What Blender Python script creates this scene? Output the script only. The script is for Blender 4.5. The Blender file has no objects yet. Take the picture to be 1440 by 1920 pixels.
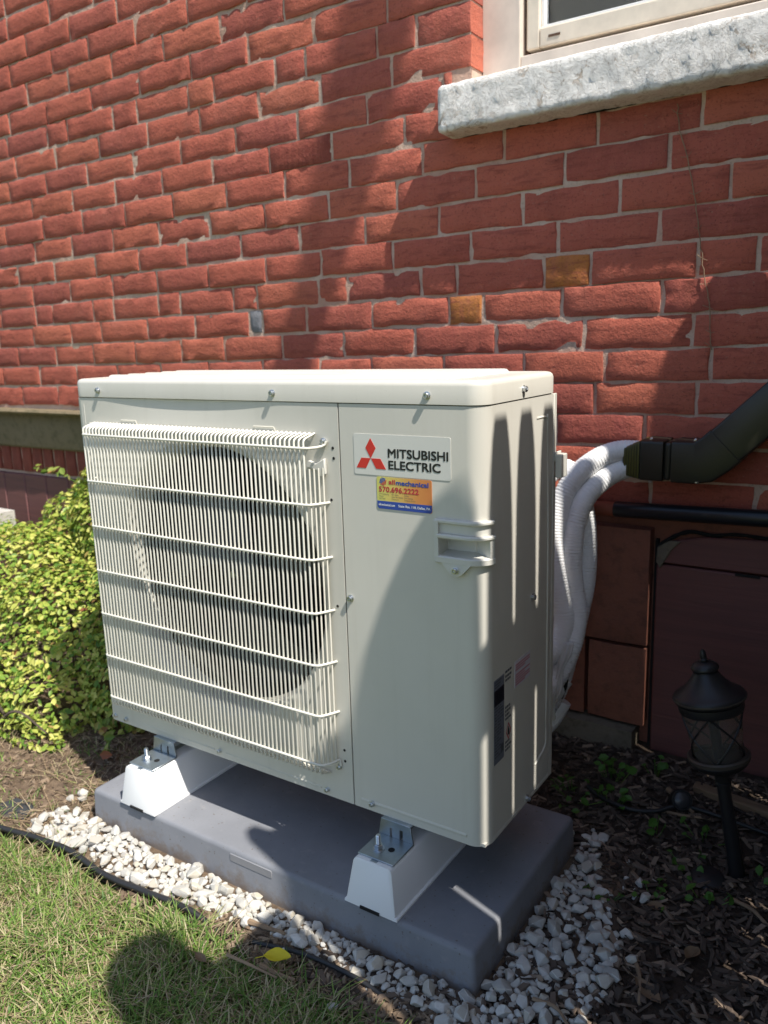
import bpy, bmesh, math, random
import numpy as np
from mathutils import Vector, Matrix, noise as mnoise
R = random.Random(7)
RN = np.random.default_rng(7)
sc = bpy.context.scene
COL = sc.collection

# ------------------------------------------------------------------ camera
CAM = Vector((1.478421, -1.056691, 1.021010))
YAW, PITCH, ROLL = 0.590408568, 0.212854215, -0.0309837602
fw = Vector((-math.sin(YAW) * math.cos(PITCH), math.cos(YAW) * math.cos(PITCH), -math.sin(PITCH)))
rt = fw.cross(Vector((0, 0, 1))).normalized()
up = rt.cross(fw)
rt, up = rt * math.cos(ROLL) + up * math.sin(ROLL), up * math.cos(ROLL) - rt * math.sin(ROLL)
cd = bpy.data.cameras.new('camera')
cam = bpy.data.objects.new('camera', cd)
COL.objects.link(cam)
M = Matrix((rt, up, -fw)).transposed().to_4x4()
M.translation = CAM
cam.matrix_world = M
cd.sensor_fit = 'VERTICAL'
cd.sensor_height = 36
cd.sensor_width = 27
cd.lens = 1512.56 / 1920 * 36
cd.clip_start = 0.02
cd.clip_end = 400
cd.dof.use_dof = True
cd.dof.focus_distance = 1.22
cd.dof.aperture_fstop = 6.2
sc.camera = cam

# ------------------------------------------------------------------ light
S = Vector((0.215, -0.069, 0.345)).normalized()          # towards the sun
ELEV = math.asin(S.z)
AZ = math.atan2(S.x, S.y)
w = bpy.data.worlds.new('World')
sc.world = w
w.use_nodes = True
nt = w.node_tree
for n in list(nt.nodes):
    nt.nodes.remove(n)
sky = nt.nodes.new('ShaderNodeTexSky')
sky.sky_type = 'NISHITA'
sky.sun_disc = False
sky.sun_elevation = ELEV
sky.sun_rotation = AZ
bg = nt.nodes.new('ShaderNodeBackground')
bg.inputs['Strength'].default_value = 0.125
wo = nt.nodes.new('ShaderNodeOutputWorld')
nt.links.new(sky.outputs[0], bg.inputs[0])
nt.links.new(bg.outputs[0], wo.inputs[0])
sl = bpy.data.lights.new('sun', 'SUN')
sl.energy = 5.0
sl.angle = math.radians(0.53)
sl.color = (1.0, 0.95, 0.87)
so = bpy.data.objects.new('sun', sl)
COL.objects.link(so)
so.location = S * 8
so.rotation_euler = S.to_track_quat('Z', 'Y').to_euler()
vs = sc.view_settings
vs.view_transform = 'Standard'
vs.look = 'None'
vs.gamma = 1
vs.use_curve_mapping = False
vs.exposure = 0.48
sc.cycles.max_bounces = 8
sc.cycles.diffuse_bounces = 4
sc.cycles.use_adaptive_sampling = True

# ------------------------------------------------------------------ helpers
def project(p):
    d = Vector(p) - CAM
    z = d.dot(fw)
    if z < 0.05:
        return None
    return (720 + 1512.56 * d.dot(rt) / z, 960 - 1512.56 * d.dot(up) / z)

WO = {}
def link(o, parent=None, origin=None):
    COL.objects.link(o)
    po = WO[parent.name] if parent else Vector((0, 0, 0))
    if origin is None:
        origin = po
    origin = Vector(origin)
    WO[o.name] = origin
    o.location = origin - po
    if parent:
        o.parent = parent
    return o

def tag(o, label=None, cat=None, group=None, kind=None):
    if label: o['label'] = label
    if cat: o['category'] = cat
    if group: o['group'] = group
    if kind: o['kind'] = kind
    return o

def thing(name, label, cat, loc, group=None):
    o = bpy.data.objects.new(name, None)
    o.empty_display_size = 0.05
    link(o, None, loc)
    return tag(o, label, cat, group)

class MB:
    def __init__(s):
        s.v = []; s.f = []
    def add(s, vs, fs):
        n = len(s.v)
        s.v.extend([tuple(p) for p in vs])
        s.f.extend([tuple(n + i for i in f) for f in fs])
    def box(s, x0, x1, y0, y1, z0, z1):
        s.add([(x0, y0, z0), (x1, y0, z0), (x1, y1, z0), (x0, y1, z0), (x0, y0, z1), (x1, y0, z1), (x1, y1, z1), (x0, y1, z1)],
              [(3, 2, 1, 0), (4, 5, 6, 7), (0, 1, 5, 4), (1, 2, 6, 5), (2, 3, 7, 6), (3, 0, 4, 7)])
    def loft(s, rings, close=True, cap=True):
        n = len(rings[0]); base = len(s.v)
        for r in rings:
            s.v.extend([tuple(p) for p in r])
        for i in range(len(rings) - 1):
            for j in range(n if close else n - 1):
                k = (j + 1) % n
                s.f.append((base + i * n + j, base + i * n + k, base + (i + 1) * n + k, base + (i + 1) * n + j))
        if cap:
            s.f.append(tuple(base + j for j in reversed(range(n))))
            s.f.append(tuple(base + (len(rings) - 1) * n + j for j in range(n)))
    def tube(s, path, r, n=8, cap=True):
        P = [Vector(p) for p in path]
        rs = r if isinstance(r, (list, tuple)) else [r] * len(P)
        rings = []
        T = [(P[min(i + 1, len(P) - 1)] - P[max(i - 1, 0)]).normalized() for i in range(len(P))]
        a = Vector((0, 0, 1)) if abs(T[0].z) < 0.9 else Vector((1, 0, 0))
        nx = T[0].cross(a).normalized()
        for i, p in enumerate(P):
            nx = (nx - T[i] * nx.dot(T[i])).normalized()
            ny = T[i].cross(nx)
            rings.append([p + (nx * math.cos(2 * math.pi * k / n) + ny * math.sin(2 * math.pi * k / n)) * rs[i] for k in range(n)])
        s.loft(rings, True, cap)
    def lathe(s, prof, n=24, mat=None, cap=True):
        rings = []
        for r, z in prof:
            ring = [Vector((r * math.cos(2 * math.pi * k / n), r * math.sin(2 * math.pi * k / n), z)) for k in range(n)]
            rings.append([mat @ p for p in ring] if mat else ring)
        s.loft(rings, True, cap)
    def prism(s, poly, axis, a0, a1):
        """poly: 2D outline; extruded along axis (0,1,2) between a0 and a1"""
        def mk(u, v, a):
            return {0: (a, u, v), 1: (u, a, v), 2: (u, v, a)}[axis]
        s.loft([[mk(u, v, a0) for u, v in poly], [mk(u, v, a1) for u, v in poly]])
    def grid(s, pts):
        nr = len(pts); nc = len(pts[0]); b = len(s.v)
        for row in pts:
            s.v.extend([tuple(p) for p in row])
        for i in range(nr - 1):
            for j in range(nc - 1):
                s.f.append((b + i * nc + j, b + i * nc + j + 1, b + (i + 1) * nc + j + 1, b + (i + 1) * nc + j))
    def build(s, name, mat, parent=None, origin=None, smooth=35, bevel=None, fix=True):
        po = WO[parent.name] if parent else Vector((0, 0, 0))
        og = Vector(origin) if origin is not None else po
        me = bpy.data.meshes.new(name)
        me.from_pydata([(p[0] - og.x, p[1] - og.y, p[2] - og.z) for p in s.v], [], s.f)
        if fix:
            bm = bmesh.new(); bm.from_mesh(me)
            bmesh.ops.recalc_face_normals(bm, faces=bm.faces)
            bm.to_mesh(me); bm.free()
        me.update()
        if smooth:
            me.shade_smooth()
            me.set_sharp_from_angle(angle=math.radians(smooth))
        me.materials.append(mat)
        o = bpy.data.objects.new(name, me)
        link(o, parent, og)
        if bevel:
            m = o.modifiers.new('bevel', 'BEVEL')
            m.width = bevel[0]; m.segments = bevel[1]; m.limit_method = 'ANGLE'; m.angle_limit = math.radians(40)
        return o

def np_mesh(name, V, F, mat, parent=None, origin=None, smooth=False):
    """V (n,3), F (m,k) arrays"""
    po = WO[parent.name] if parent else Vector((0, 0, 0))
    og = Vector(origin) if origin is not None else po
    me = bpy.data.meshes.new(name)
    V = np.asarray(V, dtype=np.float32) - np.array(og, dtype=np.float32)
    F = np.asarray(F, dtype=np.int32)
    k = F.shape[1]
    me.vertices.add(len(V)); me.vertices.foreach_set('co', V.ravel())
    me.loops.add(F.size); me.loops.foreach_set('vertex_index', F.ravel())
    me.polygons.add(len(F)); me.polygons.foreach_set('loop_start', np.arange(0, F.size, k, dtype=np.int32))
    me.update(calc_edges=True)
    if smooth: me.shade_smooth()
    else: me.shade_flat()
    me.materials.append(mat)
    o = bpy.data.objects.new(name, me)
    return link(o, parent, og)

def copy_of(o, parent, origin):
    c = o.copy()
    return link(c, parent, origin)

def catmull(P, n=8):
    P = [Vector(p) for p in P]
    Q = [P[0] * 2 - P[1]] + P + [P[-1] * 2 - P[-2]]
    out = []
    for i in range(1, len(Q) - 2):
        for k in range(n):
            t = k / n
            a, b, c, d = Q[i - 1], Q[i], Q[i + 1], Q[i + 2]
            out.append(0.5 * ((2 * b) + (c - a) * t + (2 * a - 5 * b + 4 * c - d) * t * t + (3 * b - a - 3 * c + d) * t ** 3))
    out.append(P[-1])
    return out

def rrect(x0, x1, y0, y1, r, n=6):
    pts = []
    for cx, cy, a0 in ((x1 - r, y0 + r, -90), (x1 - r, y1 - r, 0), (x0 + r, y1 - r, 90), (x0 + r, y0 + r, 180)):
        for k in range(n + 1):
            a = math.radians(a0 + 90 * k / n)
            pts.append((cx + r * math.cos(a), cy + r * math.sin(a)))
    return pts

# ------------------------------------------------------------------ materials
def material(name):
    m = bpy.data.materials.new(name)
    m.use_nodes = True
    return m, m.node_tree, m.node_tree.nodes['Principled BSDF']

class G:
    """small node-graph builder"""
    def __init__(s, nt): s.nt = nt
    def n(s, t, **kw):
        o = s.nt.nodes.new(t)
        for k, v in kw.items(): setattr(o, k, v)
        return o
    def l(s, a, b): s.nt.links.new(a, b)
    def pos(s):
        return s.n('ShaderNodeNewGeometry').outputs['Position']
    def mapped(s, scale, src=None):
        m = s.n('ShaderNodeMapping'); m.inputs['Scale'].default_value = scale
        s.l(src or s.pos(), m.inputs['Vector']); return m.outputs[0]
    def noise(s, scale, detail=4, rough=0.6, vec=None, dist=0.0):
        t = s.n('ShaderNodeTexNoise'); t.inputs['Scale'].default_value = scale; t.inputs['Detail'].default_value = detail
        t.inputs['Roughness'].default_value = rough; t.inputs['Distortion'].default_value = dist
        s.l(vec or s.pos(), t.inputs['Vector']); return t.outputs['Fac']
    def ramp(s, fac, stops, interp='LINEAR'):
        r = s.n('ShaderNodeValToRGB'); cr = r.color_ramp; cr.interpolation = interp
        while len(cr.elements) < len(stops): cr.elements.new(0.5)
        for e, (p, c) in zip(cr.elements, stops):
            e.position = p; e.color = (c, c, c, 1) if isinstance(c, (int, float)) else (*c, 1)
        s.l(fac, r.inputs[0]); return r.outputs[0]
    def mix(s, fac, a, b, mode='MIX'):
        m = s.n('ShaderNodeMix', data_type='RGBA', blend_type=mode)
        for sock, v in ((m.inputs['Factor'], fac), (m.inputs['A'], a), (m.inputs['B'], b)):
            if isinstance(v, (int, float)): sock.default_value = v
            elif isinstance(v, tuple): sock.default_value = (*v, 1)
            else: s.l(v, sock)
        return m.outputs['Result']
    def math(s, op, a, b=0.0):
        m = s.n('ShaderNodeMath', operation=op)
        for sock, v in ((m.inputs[0], a), (m.inputs[1], b)):
            if isinstance(v, (int, float)): sock.default_value = v
            else: s.l(v, sock)
        return m.outputs[0]
    def bump(s, h, strength, dist, normal=None):
        b = s.n('ShaderNodeBump'); b.inputs['Strength'].default_value = strength; b.inputs['Distance'].default_value = dist
        s.l(h, b.inputs['Height'])
        if normal: s.l(normal, b.inputs['Normal'])
        return b.outputs[0]
    def rand(s):
        a = s.n('ShaderNodeObjectInfo').outputs['Random']; b = s.n('ShaderNodeNewGeometry').outputs['Random Per Island']
        return s.math('FRACT', s.math('ADD', a, b))

def simple(name, col, rough=0.5, metal=0.0, var=0.0, scale=20, bump=0.0, bscale=200, bdist=0.001, spec=0.5):
    m, nt_, p = material(name); g = G(nt_)
    p.inputs['Roughness'].default_value = rough; p.inputs['Metallic'].default_value = metal
    p.inputs['Specular IOR Level'].default_value = spec
    if var:
        f = g.noise(scale, 5)
        c = g.mix(g.ramp(f, [(0.3, 0.0), (0.7, 1.0)]), tuple(x * (1 - var) for x in col), tuple(min(1, x * (1 + var * 0.6)) for x in col))
        g.l(c, p.inputs['Base Color'])
    else:
        p.inputs['Base Color'].default_value = (*col, 1)
    if bump:
        g.l(g.bump(g.noise(bscale, 4), bump, bdist), p.inputs['Normal'])
    return m

def brick_mat(name, cols, dark=0.5):
    m, nt_, p = material(name); g = G(nt_)
    p.inputs['Roughness'].default_value = 0.88
    p.inputs['Specular IOR Level'].default_value = 0.25
    rnd = g.rand()
    base = g.ramp(rnd, [(i / max(1, len(cols) - 1), c) for i, c in enumerate(cols)])
    streak = g.noise(1.0, 5, 0.65, g.mapped((70, 70, 14)))
    c = g.mix(g.ramp(streak, [(0.35, 0.0), (0.75, 0.55)]), base, (0.47, 0.14, 0.09))
    lam = g.noise(1.0, 4, 0.6, g.mapped((16, 16, 90)), 0.6)
    c = g.mix(g.ramp(lam, [(0.52, 0.0), (0.70, 0.75)]), c, (0.25, 0.065, 0.048))
    blot = g.noise(9.0, 5, 0.6)
    c = g.mix(g.ramp(blot, [(0.52, 0.0), (0.72, dark)]), c, (0.19, 0.055, 0.042))
    spk = g.noise(220.0, 3, 0.7)
    c = g.mix(g.ramp(spk, [(0.56, 0.0), (0.70, 0.75)]), c, (0.15, 0.045, 0.035))
    c = g.mix(g.ramp(g.noise(140.0, 2, 0.6, g.mapped((1, 1, 1.7))), [(0.64, 0.0), (0.76, 0.45)]), c, (0.42, 0.26, 0.19))
    bl = g.noise(5.0, 4, 0.65)
    c = g.mix(g.ramp(bl, [(0.56, 0.0), (0.80, 0.35)]), c, (0.42, 0.17, 0.125))
    g.l(c, p.inputs['Base Color'])
    h1 = g.noise(45.0, 5, 0.65)
    h2 = g.noise(260.0, 3, 0.7)
    hl = g.noise(1.0, 4, 0.6, g.mapped((18, 18, 120)), 0.5)
    n1 = g.bump(h1, 0.7, 0.0032)
    n2 = g.bump(g.math('MAXIMUM', g.noise(110.0, 4, 0.7), 0.42), 0.9, 0.0026, n1)
    n3 = g.bump(h2, 0.7, 0.0011, g.bump(hl, 0.25, 0.002, n2))
    g.l(n3, p.inputs['Normal'])
    return m

REDS = [(0.43, 0.110, 0.074), (0.49, 0.134, 0.086), (0.39, 0.098, 0.072), (0.51, 0.150, 0.090), (0.45, 0.116, 0.076), (0.33, 0.088, 0.070), (0.48, 0.126, 0.082)]
M_brick = brick_mat('fired_red_brick', REDS, 0.35)
M_brick_dark = brick_mat('burnt_brick', [(0.20, 0.048, 0.036), (0.22, 0.052, 0.038)], 0.8)
M_brick_orange = brick_mat('ochre_stained_brick', [(0.44, 0.16, 0.045), (0.50, 0.20, 0.05)], 0.3)
M_brick_under = brick_mat('basement_brick', [(0.17, 0.044, 0.034), (0.20, 0.05, 0.036)], 0.7)

def mortar_mat():
    m, nt_, p = material('lime_mortar'); g = G(nt_)
    p.inputs['Roughness'].default_value = 0.95
    p.inputs['Specular IOR Level'].default_value = 0.15
    c = g.mix(g.noise(14.0, 5), (0.50, 0.355, 0.275), (0.66, 0.50, 0.40))
    c = g.mix(g.ramp(g.noise(6.0, 4), [(0.45, 0.0), (0.7, 0.7)]), c, (0.45, 0.22, 0.155))
    c = g.mix(g.ramp(g.noise(160.0, 3), [(0.55, 0.0), (0.72, 0.5)]), c, (0.22, 0.17, 0.135))
    g.l(c, p.inputs['Base Color'])
    n1 = g.bump(g.noise(70.0, 5, 0.65), 0.8, 0.004)
    g.l(g.bump(g.noise(320.0, 3, 0.7), 0.6, 0.0015, n1), p.inputs['Normal'])
    return m
M_mortar = mortar_mat()

def stone_mat(name, a, b, c2, scale=7):
    m, nt_, p = material(name); g = G(nt_)
    p.inputs['Roughness'].default_value = 0.9
    p.inputs['Specular IOR Level'].default_value = 0.2
    c = g.mix(g.noise(scale, 5, 0.65), a, b)
    c = g.mix(g.ramp(g.noise(scale * 4, 5, 0.7), [(0.5, 0.0), (0.75, 0.7)]), c, c2)
    g.l(c, p.inputs['Base Color'])
    n1 = g.bump(g.noise(26.0, 6, 0.65), 0.7, 0.006)
    g.l(g.bump(g.noise(180.0, 4, 0.7), 0.5, 0.0015, n1), p.inputs['Normal'])
    return m
M_brownstone = stone_mat('painted_brownstone', (0.30, 0.118, 0.076), (0.21, 0.086, 0.060), (0.11, 0.056, 0.042))
M_concrete = stone_mat('mossy_concrete', (0.20, 0.17, 0.13), (0.13, 0.11, 0.08), (0.07, 0.065, 0.045), 12)
M_lintel = stone_mat('weathered_lintel_stone', (0.25, 0.19, 0.12), (0.15, 0.125, 0.075), (0.075, 0.075, 0.04), 8)
M_greychip = stone_mat('grey_stone_chip', (0.24, 0.24, 0.26), (0.16, 0.16, 0.17), (0.08, 0.08, 0.09), 30)
M_pale_stone = stone_mat('pale_stone', (0.55, 0.52, 0.47), (0.45, 0.43, 0.40), (0.3, 0.28, 0.25), 10)

def sill_mat():
    m, nt_, p = material('peeling_white_paint'); g = G(nt_)
    p.inputs['Roughness'].default_value = 0.7
    flake = g.noise(26.0, 6, 0.7, None, 1.2)
    big = g.noise(5.0, 3, 0.6)
    base = g.mix(g.noise(90, 5), (0.84, 0.80, 0.745), (0.93, 0.905, 0.865))
    fl = g.math('MULTIPLY', g.ramp(flake, [(0.56, 0.0), (0.58, 1.0)]), g.ramp(big, [(0.46, 0.12), (0.58, 1.0)]))
    stone = g.mix(g.noise(40, 4), (0.56, 0.42, 0.31), (0.42, 0.33, 0.25))
    c = g.mix(fl, base, stone)
    crack = g.ramp(g.noise(17.0, 7, 0.75, None, 2.0), [(0.488, 0.0), (0.5, 1.0), (0.512, 0.0)])
    c = g.mix(g.math('MULTIPLY', crack, 0.5), c, (0.20, 0.15, 0.115))
    g.l(c, p.inputs['Base Color'])
    hh = g.math('SUBTRACT', g.noise(45, 6, 0.7, None, 0.8), g.math('MULTIPLY', fl, 0.35))
    n0 = g.bump(g.ramp(g.noise(70, 6, 0.75, None, 1.8), [(0.42, 0.0), (0.5, 0.6), (0.56, 1.0)]), 0.55, 0.0022)
    n1 = g.bump(hh, 0.35, 0.003, n0)
    n2 = g.bump(crack, 0.6, -0.003, n1)
    g.l(g.bump(g.noise(220, 3, 0.7), 0.5, 0.0015, n2), p.inputs['Normal'])
    return m
M_sill = sill_mat()

def coat_mat():
    m, nt_, p = material('ivory_powder_coat'); g = G(nt_)
    p.inputs['Specular IOR Level'].default_value = 0.45
    base = g.mix(g.ramp(g.noise(5.0, 4), [(0.3, 0.0), (0.7, 1.0)]), (0.60, 0.576, 0.508), (0.635, 0.61, 0.542))
    streak = g.noise(1.0, 5, 0.6, g.mapped((38, 38, 2.2)))
    base = g.mix(g.ramp(streak, [(0.52, 0.0), (0.80, 0.22)]), base, (0.45, 0.42, 0.35))
    dust = g.noise(240.0, 3, 0.7)
    base = g.mix(g.ramp(dust, [(0.66, 0.0), (0.74, 0.30)]), base, (0.36, 0.33, 0.27))
    g.l(base, p.inputs['Base Color'])
    g.l(g.ramp(g.noise(7.0, 5), [(0.3, 0.32), (0.7, 0.50)]), p.inputs['Roughness'])
    n1 = g.bump(g.noise(3.2, 2), 0.10, 0.02)
    g.l(g.bump(g.noise(900.0, 2), 0.06, 0.0004, n1), p.inputs['Normal'])
    return m
M_ivory = coat_mat()
M_ivory_plastic = simple('ivory_plastic', (0.62, 0.605, 0.55), 0.42, bump=0.04, bscale=700, bdist=0.0003)
M_wire = simple('ivory_coated_wire', (0.70, 0.675, 0.59), 0.35)
M_inner = simple('dark_condenser_interior', (0.012, 0.012, 0.013), 0.7)
M_fan = simple('dark_grey_fan_plastic', (0.035, 0.035, 0.037), 0.45)
M_coil = simple('aluminium_coil_fins', (0.028, 0.028, 0.030), 0.5, metal=0.4, var=0.4, scale=300)
M_zinc = simple('zinc_plated_steel', (0.62, 0.64, 0.66), 0.28, metal=1.0, var=0.12, scale=60, bump=0.05, bscale=300)
M_galv = simple('galvanised_bracket_steel', (0.42, 0.47, 0.50), 0.38, metal=0.85, var=0.15, scale=40, bump=0.05, bscale=120)
M_hole = simple('dark_hole', (0.008, 0.008, 0.008), 0.9)
M_white = simple('white_riser_plastic', (0.80, 0.80, 0.80), 0.42, bump=0.08, bscale=420, bdist=0.0005)
def pad_mat():
    m, nt_, p = material('grey_moulded_plastic'); g = G(nt_)
    p.inputs['Roughness'].default_value = 0.62; p.inputs['Specular IOR Level'].default_value = 0.35
    c = g.mix(g.ramp(g.noise(9.0, 5), [(0.3, 0.0), (0.7, 1.0)]), (0.185, 0.192, 0.212), (0.228, 0.235, 0.256))
    c = g.mix(g.ramp(g.noise(45.0, 5, 0.7), [(0.58, 0.0), (0.78, 0.4)]), c, (0.36, 0.35, 0.33))
    sx = g.n('ShaderNodeSeparateXYZ'); g.l(g.pos(), sx.inputs[0])
    splash = g.math('SUBTRACT', g.noise(30.0, 5, 0.75), g.math('MULTIPLY', sx.outputs[2], 6.0))
    c = g.mix(g.ramp(splash, [(0.30, 0.0), (0.52, 0.65)]), c, (0.17, 0.125, 0.085))
    crumb = g.noise(150.0, 2, 0.5)
    c = g.mix(g.ramp(crumb, [(0.70, 0.0), (0.73, 0.7)]), c, (0.11, 0.085, 0.06))
    g.l(c, p.inputs['Base Color'])
    g.l(g.bump(g.noise(420.0, 4), 0.35, 0.0008), p.inputs['Normal'])
    return m
M_pad = pad_mat()
M_pad_label = simple('smooth_grey_plate', (0.26, 0.26, 0.275), 0.5, var=0.08, scale=14)
M_frame = simple('beige_window_trim', (0.72, 0.63, 0.54), 0.5, var=0.16, scale=11, bump=0.05, bscale=60)
M_vinyl = simple('white_vinyl_sash', (0.76, 0.67, 0.55), 0.42, var=0.16, scale=14)
M_gap = simple('sash_shadow_gap_brown', (0.10, 0.055, 0.035), 0.8)
M_cover = simple('dark_bronze_vinyl_duct', (0.030, 0.028, 0.021), 0.3, spec=0.45)
M_cover_olive = simple('olive_boot_plastic', (0.085, 0.083, 0.018), 0.4)
M_blackpipe = simple('black_pipe_sleeve', (0.014, 0.016, 0.020), 0.3)
M_redpipe = simple('red_painted_pipe', (0.30, 0.085, 0.05), 0.6, var=0.2, scale=30)
M_tape = simple('pale_pipe_tape', (0.62, 0.62, 0.60), 0.55)
M_lampblack = simple('black_lamp_paint', (0.013, 0.013, 0.015), 0.42, bump=0.05, bscale=300)
M_rim = simple('worn_bronze_rim', (0.055, 0.045, 0.036), 0.42)
M_edging = simple('black_edging_plastic', (0.022, 0.022, 0.023), 0.45)
M_fabric = simple('weed_fabric', (0.04, 0.042, 0.046), 0.7, bump=0.2, bscale=500)
M_cable = simple('black_cable_rubber', (0.014, 0.014, 0.014), 0.5)
M_lens = simple('smoky_grey_lens', (0.05, 0.05, 0.053), 0.3)
M_sticker_w = simple('logo_plate_film', (0.66, 0.65, 0.60), 0.3)
M_red = simple('red_print', (0.60, 0.035, 0.025), 0.4)
M_black = simple('black_print', (0.012, 0.012, 0.012), 0.4)
M_blue = simple('blue_print', (0.03, 0.07, 0.33), 0.4)
M_redtxt = simple('crimson_print', (0.50, 0.04, 0.055), 0.4)
M_whitetxt = simple('white_print', (0.8, 0.8, 0.8), 0.4)
M_spec = simple('blue_grey_spec_label', (0.16, 0.175, 0.21), 0.35)
M_navy = simple('navy_label_band', (0.010, 0.013, 0.022), 0.35)
M_pink = simple('pink_label_print', (0.50, 0.22, 0.26), 0.5)
M_lilac = simple('pale_label_film', (0.60, 0.57, 0.62), 0.4)
M_greyprint = simple('grey_label_print', (0.09, 0.095, 0.11), 0.5)
M_foam = None

def foam_mat():
    m, nt_, p = material('white_pipe_insulation'); g = G(nt_)
    p.inputs['Roughness'].default_value = 0.55
    g.l(g.mix(g.noise(25, 4), (0.80, 0.80, 0.80), (0.88, 0.88, 0.88)), p.inputs['Base Color'])
    g.l(g.bump(g.noise(160, 3, 0.6), 0.35, 0.001), p.inputs['Normal'])
    return m
M_foam = foam_mat()

def sticker_mat():
    m, nt_, p = material('yellow_to_orange_sticker_film'); g = G(nt_)
    p.inputs['Roughness'].default_value = 0.3
    sx = g.n('ShaderNodeSeparateXYZ'); g.l(g.n('ShaderNodeTexCoord').outputs['Generated'], sx.inputs[0])
    c = g.ramp(sx.outputs[0], [(0.0, (0.62, 0.60, 0.16)), (0.35, (0.68, 0.50, 0.14)), (0.75, (0.66, 0.27, 0.08)), (1.0, (0.62, 0.22, 0.07))])
    g.l(c, p.inputs['Base Color'])
    return m
M_sticker = sticker_mat()

def wood_mat(name, a, b, rough=0.75, axis=(4, 40, 40)):
    m, nt_, p = material(name); g = G(nt_)
    p.inputs['Roughness'].default_value = rough
    gr = g.noise(1.0, 6, 0.65, g.mapped(axis), 0.8)
    c = g.mix(g.ramp(gr, [(0.3, 0.0), (0.7, 1.0)]), a, b)
    g.l(c, p.inputs['Base Color'])
    g.l(g.bump(gr, 0.3, 0.003), p.inputs['Normal'])
    return m
M_panelwood = wood_mat('dark_red_painted_boards', (0.18, 0.066, 0.058), (0.125, 0.050, 0.046), 0.65, (3, 30, 60))
M_oldwood = wood_mat('weathered_wood', (0.26, 0.175, 0.105), (0.15, 0.10, 0.06))
M_fence = wood_mat('weathered_cedar_fence_wood', (0.36, 0.30, 0.24), (0.26, 0.21, 0.165), 0.8, (40, 40, 4))
M_bark = wood_mat('tree_bark', (0.12, 0.085, 0.06), (0.06, 0.045, 0.035), 0.9, (20, 20, 5))
M_twig = wood_mat('dry_twig', (0.34, 0.24, 0.15), (0.20, 0.13, 0.08), 0.85, (20, 20, 20))

def glass_mat():
    m, nt_, p = material('window_glass'); g = G(nt_)
    p.inputs['Base Color'].default_value = (0.9, 0.92, 0.92, 1)
    p.inputs['Roughness'].default_value = 0.02
    p.inputs['Transmission Weight'].default_value = 1.0
    p.inputs['IOR'].default_value = 1.1
    return m
M_glass = glass_mat()
M_screen = simple('grey_insect_screen', (0.16, 0.145, 0.125), 0.7, bump=0.2, bscale=1500, bdist=0.0005)

def lampglass_mat():
    m, nt_, p = material('smoked_lamp_glass'); g = G(nt_)
    p.inputs['Base Color'].default_value = (0.62, 0.56, 0.50, 1)
    p.inputs['Roughness'].default_value = 0.18
    p.inputs['Transmission Weight'].default_value = 0.9
    p.inputs['IOR'].default_value = 1.08
    return m
M_lampglass = lampglass_mat()

def leaf_mat(name, stops, trans=0.35, rough=0.45):
    m, nt_, p = material(name); g = G(nt_)
    p.inputs['Roughness'].default_value = rough
    p.inputs['Specular IOR Level'].default_value = 0.35
    rnd = g.n('ShaderNodeNewGeometry').outputs['Random Per Island']
    c = g.ramp(rnd, stops)
    g.l(c, p.inputs['Base Color'])
    tr = g.n('ShaderNodeBsdfTranslucent'); g.l(c, tr.inputs['Color'])
    mx = g.n('ShaderNodeMixShader'); mx.inputs[0].default_value = trans
    g.l(p.outputs[0], mx.inputs[1]); g.l(tr.outputs[0], mx.inputs[2])
    out = nt_.nodes['Material Output']; g.l(mx.outputs[0], out.inputs['Surface'])
    return m
M_leaf = leaf_mat('golden_variegated_leaf', [(0.0, (0.09, 0.19, 0.028)), (0.25, (0.21, 0.33, 0.045)), (0.5, (0.38, 0.45, 0.075)), (0.75, (0.53, 0.54, 0.13)), (0.95, (0.62, 0.61, 0.17)), (1.0, (0.26, 0.09, 0.04))], 0.3)
M_leaf_vine = leaf_mat('pale_vine_leaf', [(0.0, (0.10, 0.19, 0.03)), (0.5, (0.22, 0.28, 0.05)), (0.9, (0.36, 0.38, 0.10)), (1.0, (0.28, 0.07, 0.04))], 0.3)
M_weed = leaf_mat('weed_leaf', [(0.0, (0.05, 0.13, 0.02)), (0.6, (0.08, 0.19, 0.03)), (1.0, (0.14, 0.25, 0.04))], 0.3)
M_treeleaf = leaf_mat('tree_leaf', [(0.0, (0.04, 0.09, 0.02)), (1.0, (0.08, 0.15, 0.03))], 0.3)
M_grass = leaf_mat('lawn_grass', [(0.0, (0.08, 0.17, 0.03)), (0.3, (0.13, 0.24, 0.042)), (0.55, (0.21, 0.32, 0.065)), (0.72, (0.30, 0.36, 0.11)), (0.80, (0.44, 0.39, 0.21)), (1.0, (0.54, 0.46, 0.29))], 0.3, 0.5)
M_straw = leaf_mat('dry_straw', [(0.0, (0.22, 0.15, 0.085)), (0.6, (0.36, 0.27, 0.16)), (1.0, (0.46, 0.38, 0.26))], 0.1, 0.7)
M_chip = leaf_mat('dark_mulch_chip', [(0.0, (0.032, 0.023, 0.018)), (0.5, (0.085, 0.062, 0.047)), (0.85, (0.15, 0.11, 0.083)), (1.0, (0.30, 0.22, 0.155))], 0.0, 0.85)
M_chip_brown = leaf_mat('brown_soil_crumb', [(0.0, (0.08, 0.056, 0.038)), (0.6, (0.19, 0.135, 0.09)), (1.0, (0.32, 0.24, 0.165))], 0.0, 0.9)
M_dryleaf = leaf_mat('dry_brown_leaf', [(0.0, (0.16, 0.10, 0.06)), (1.0, (0.24, 0.16, 0.095))], 0.1, 0.7)
M_yellowleaf = leaf_mat('yellow_leaf', [(0.0, (0.75, 0.62, 0.03)), (1.0, (0.78, 0.64, 0.04))], 0.25, 0.5)

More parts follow.
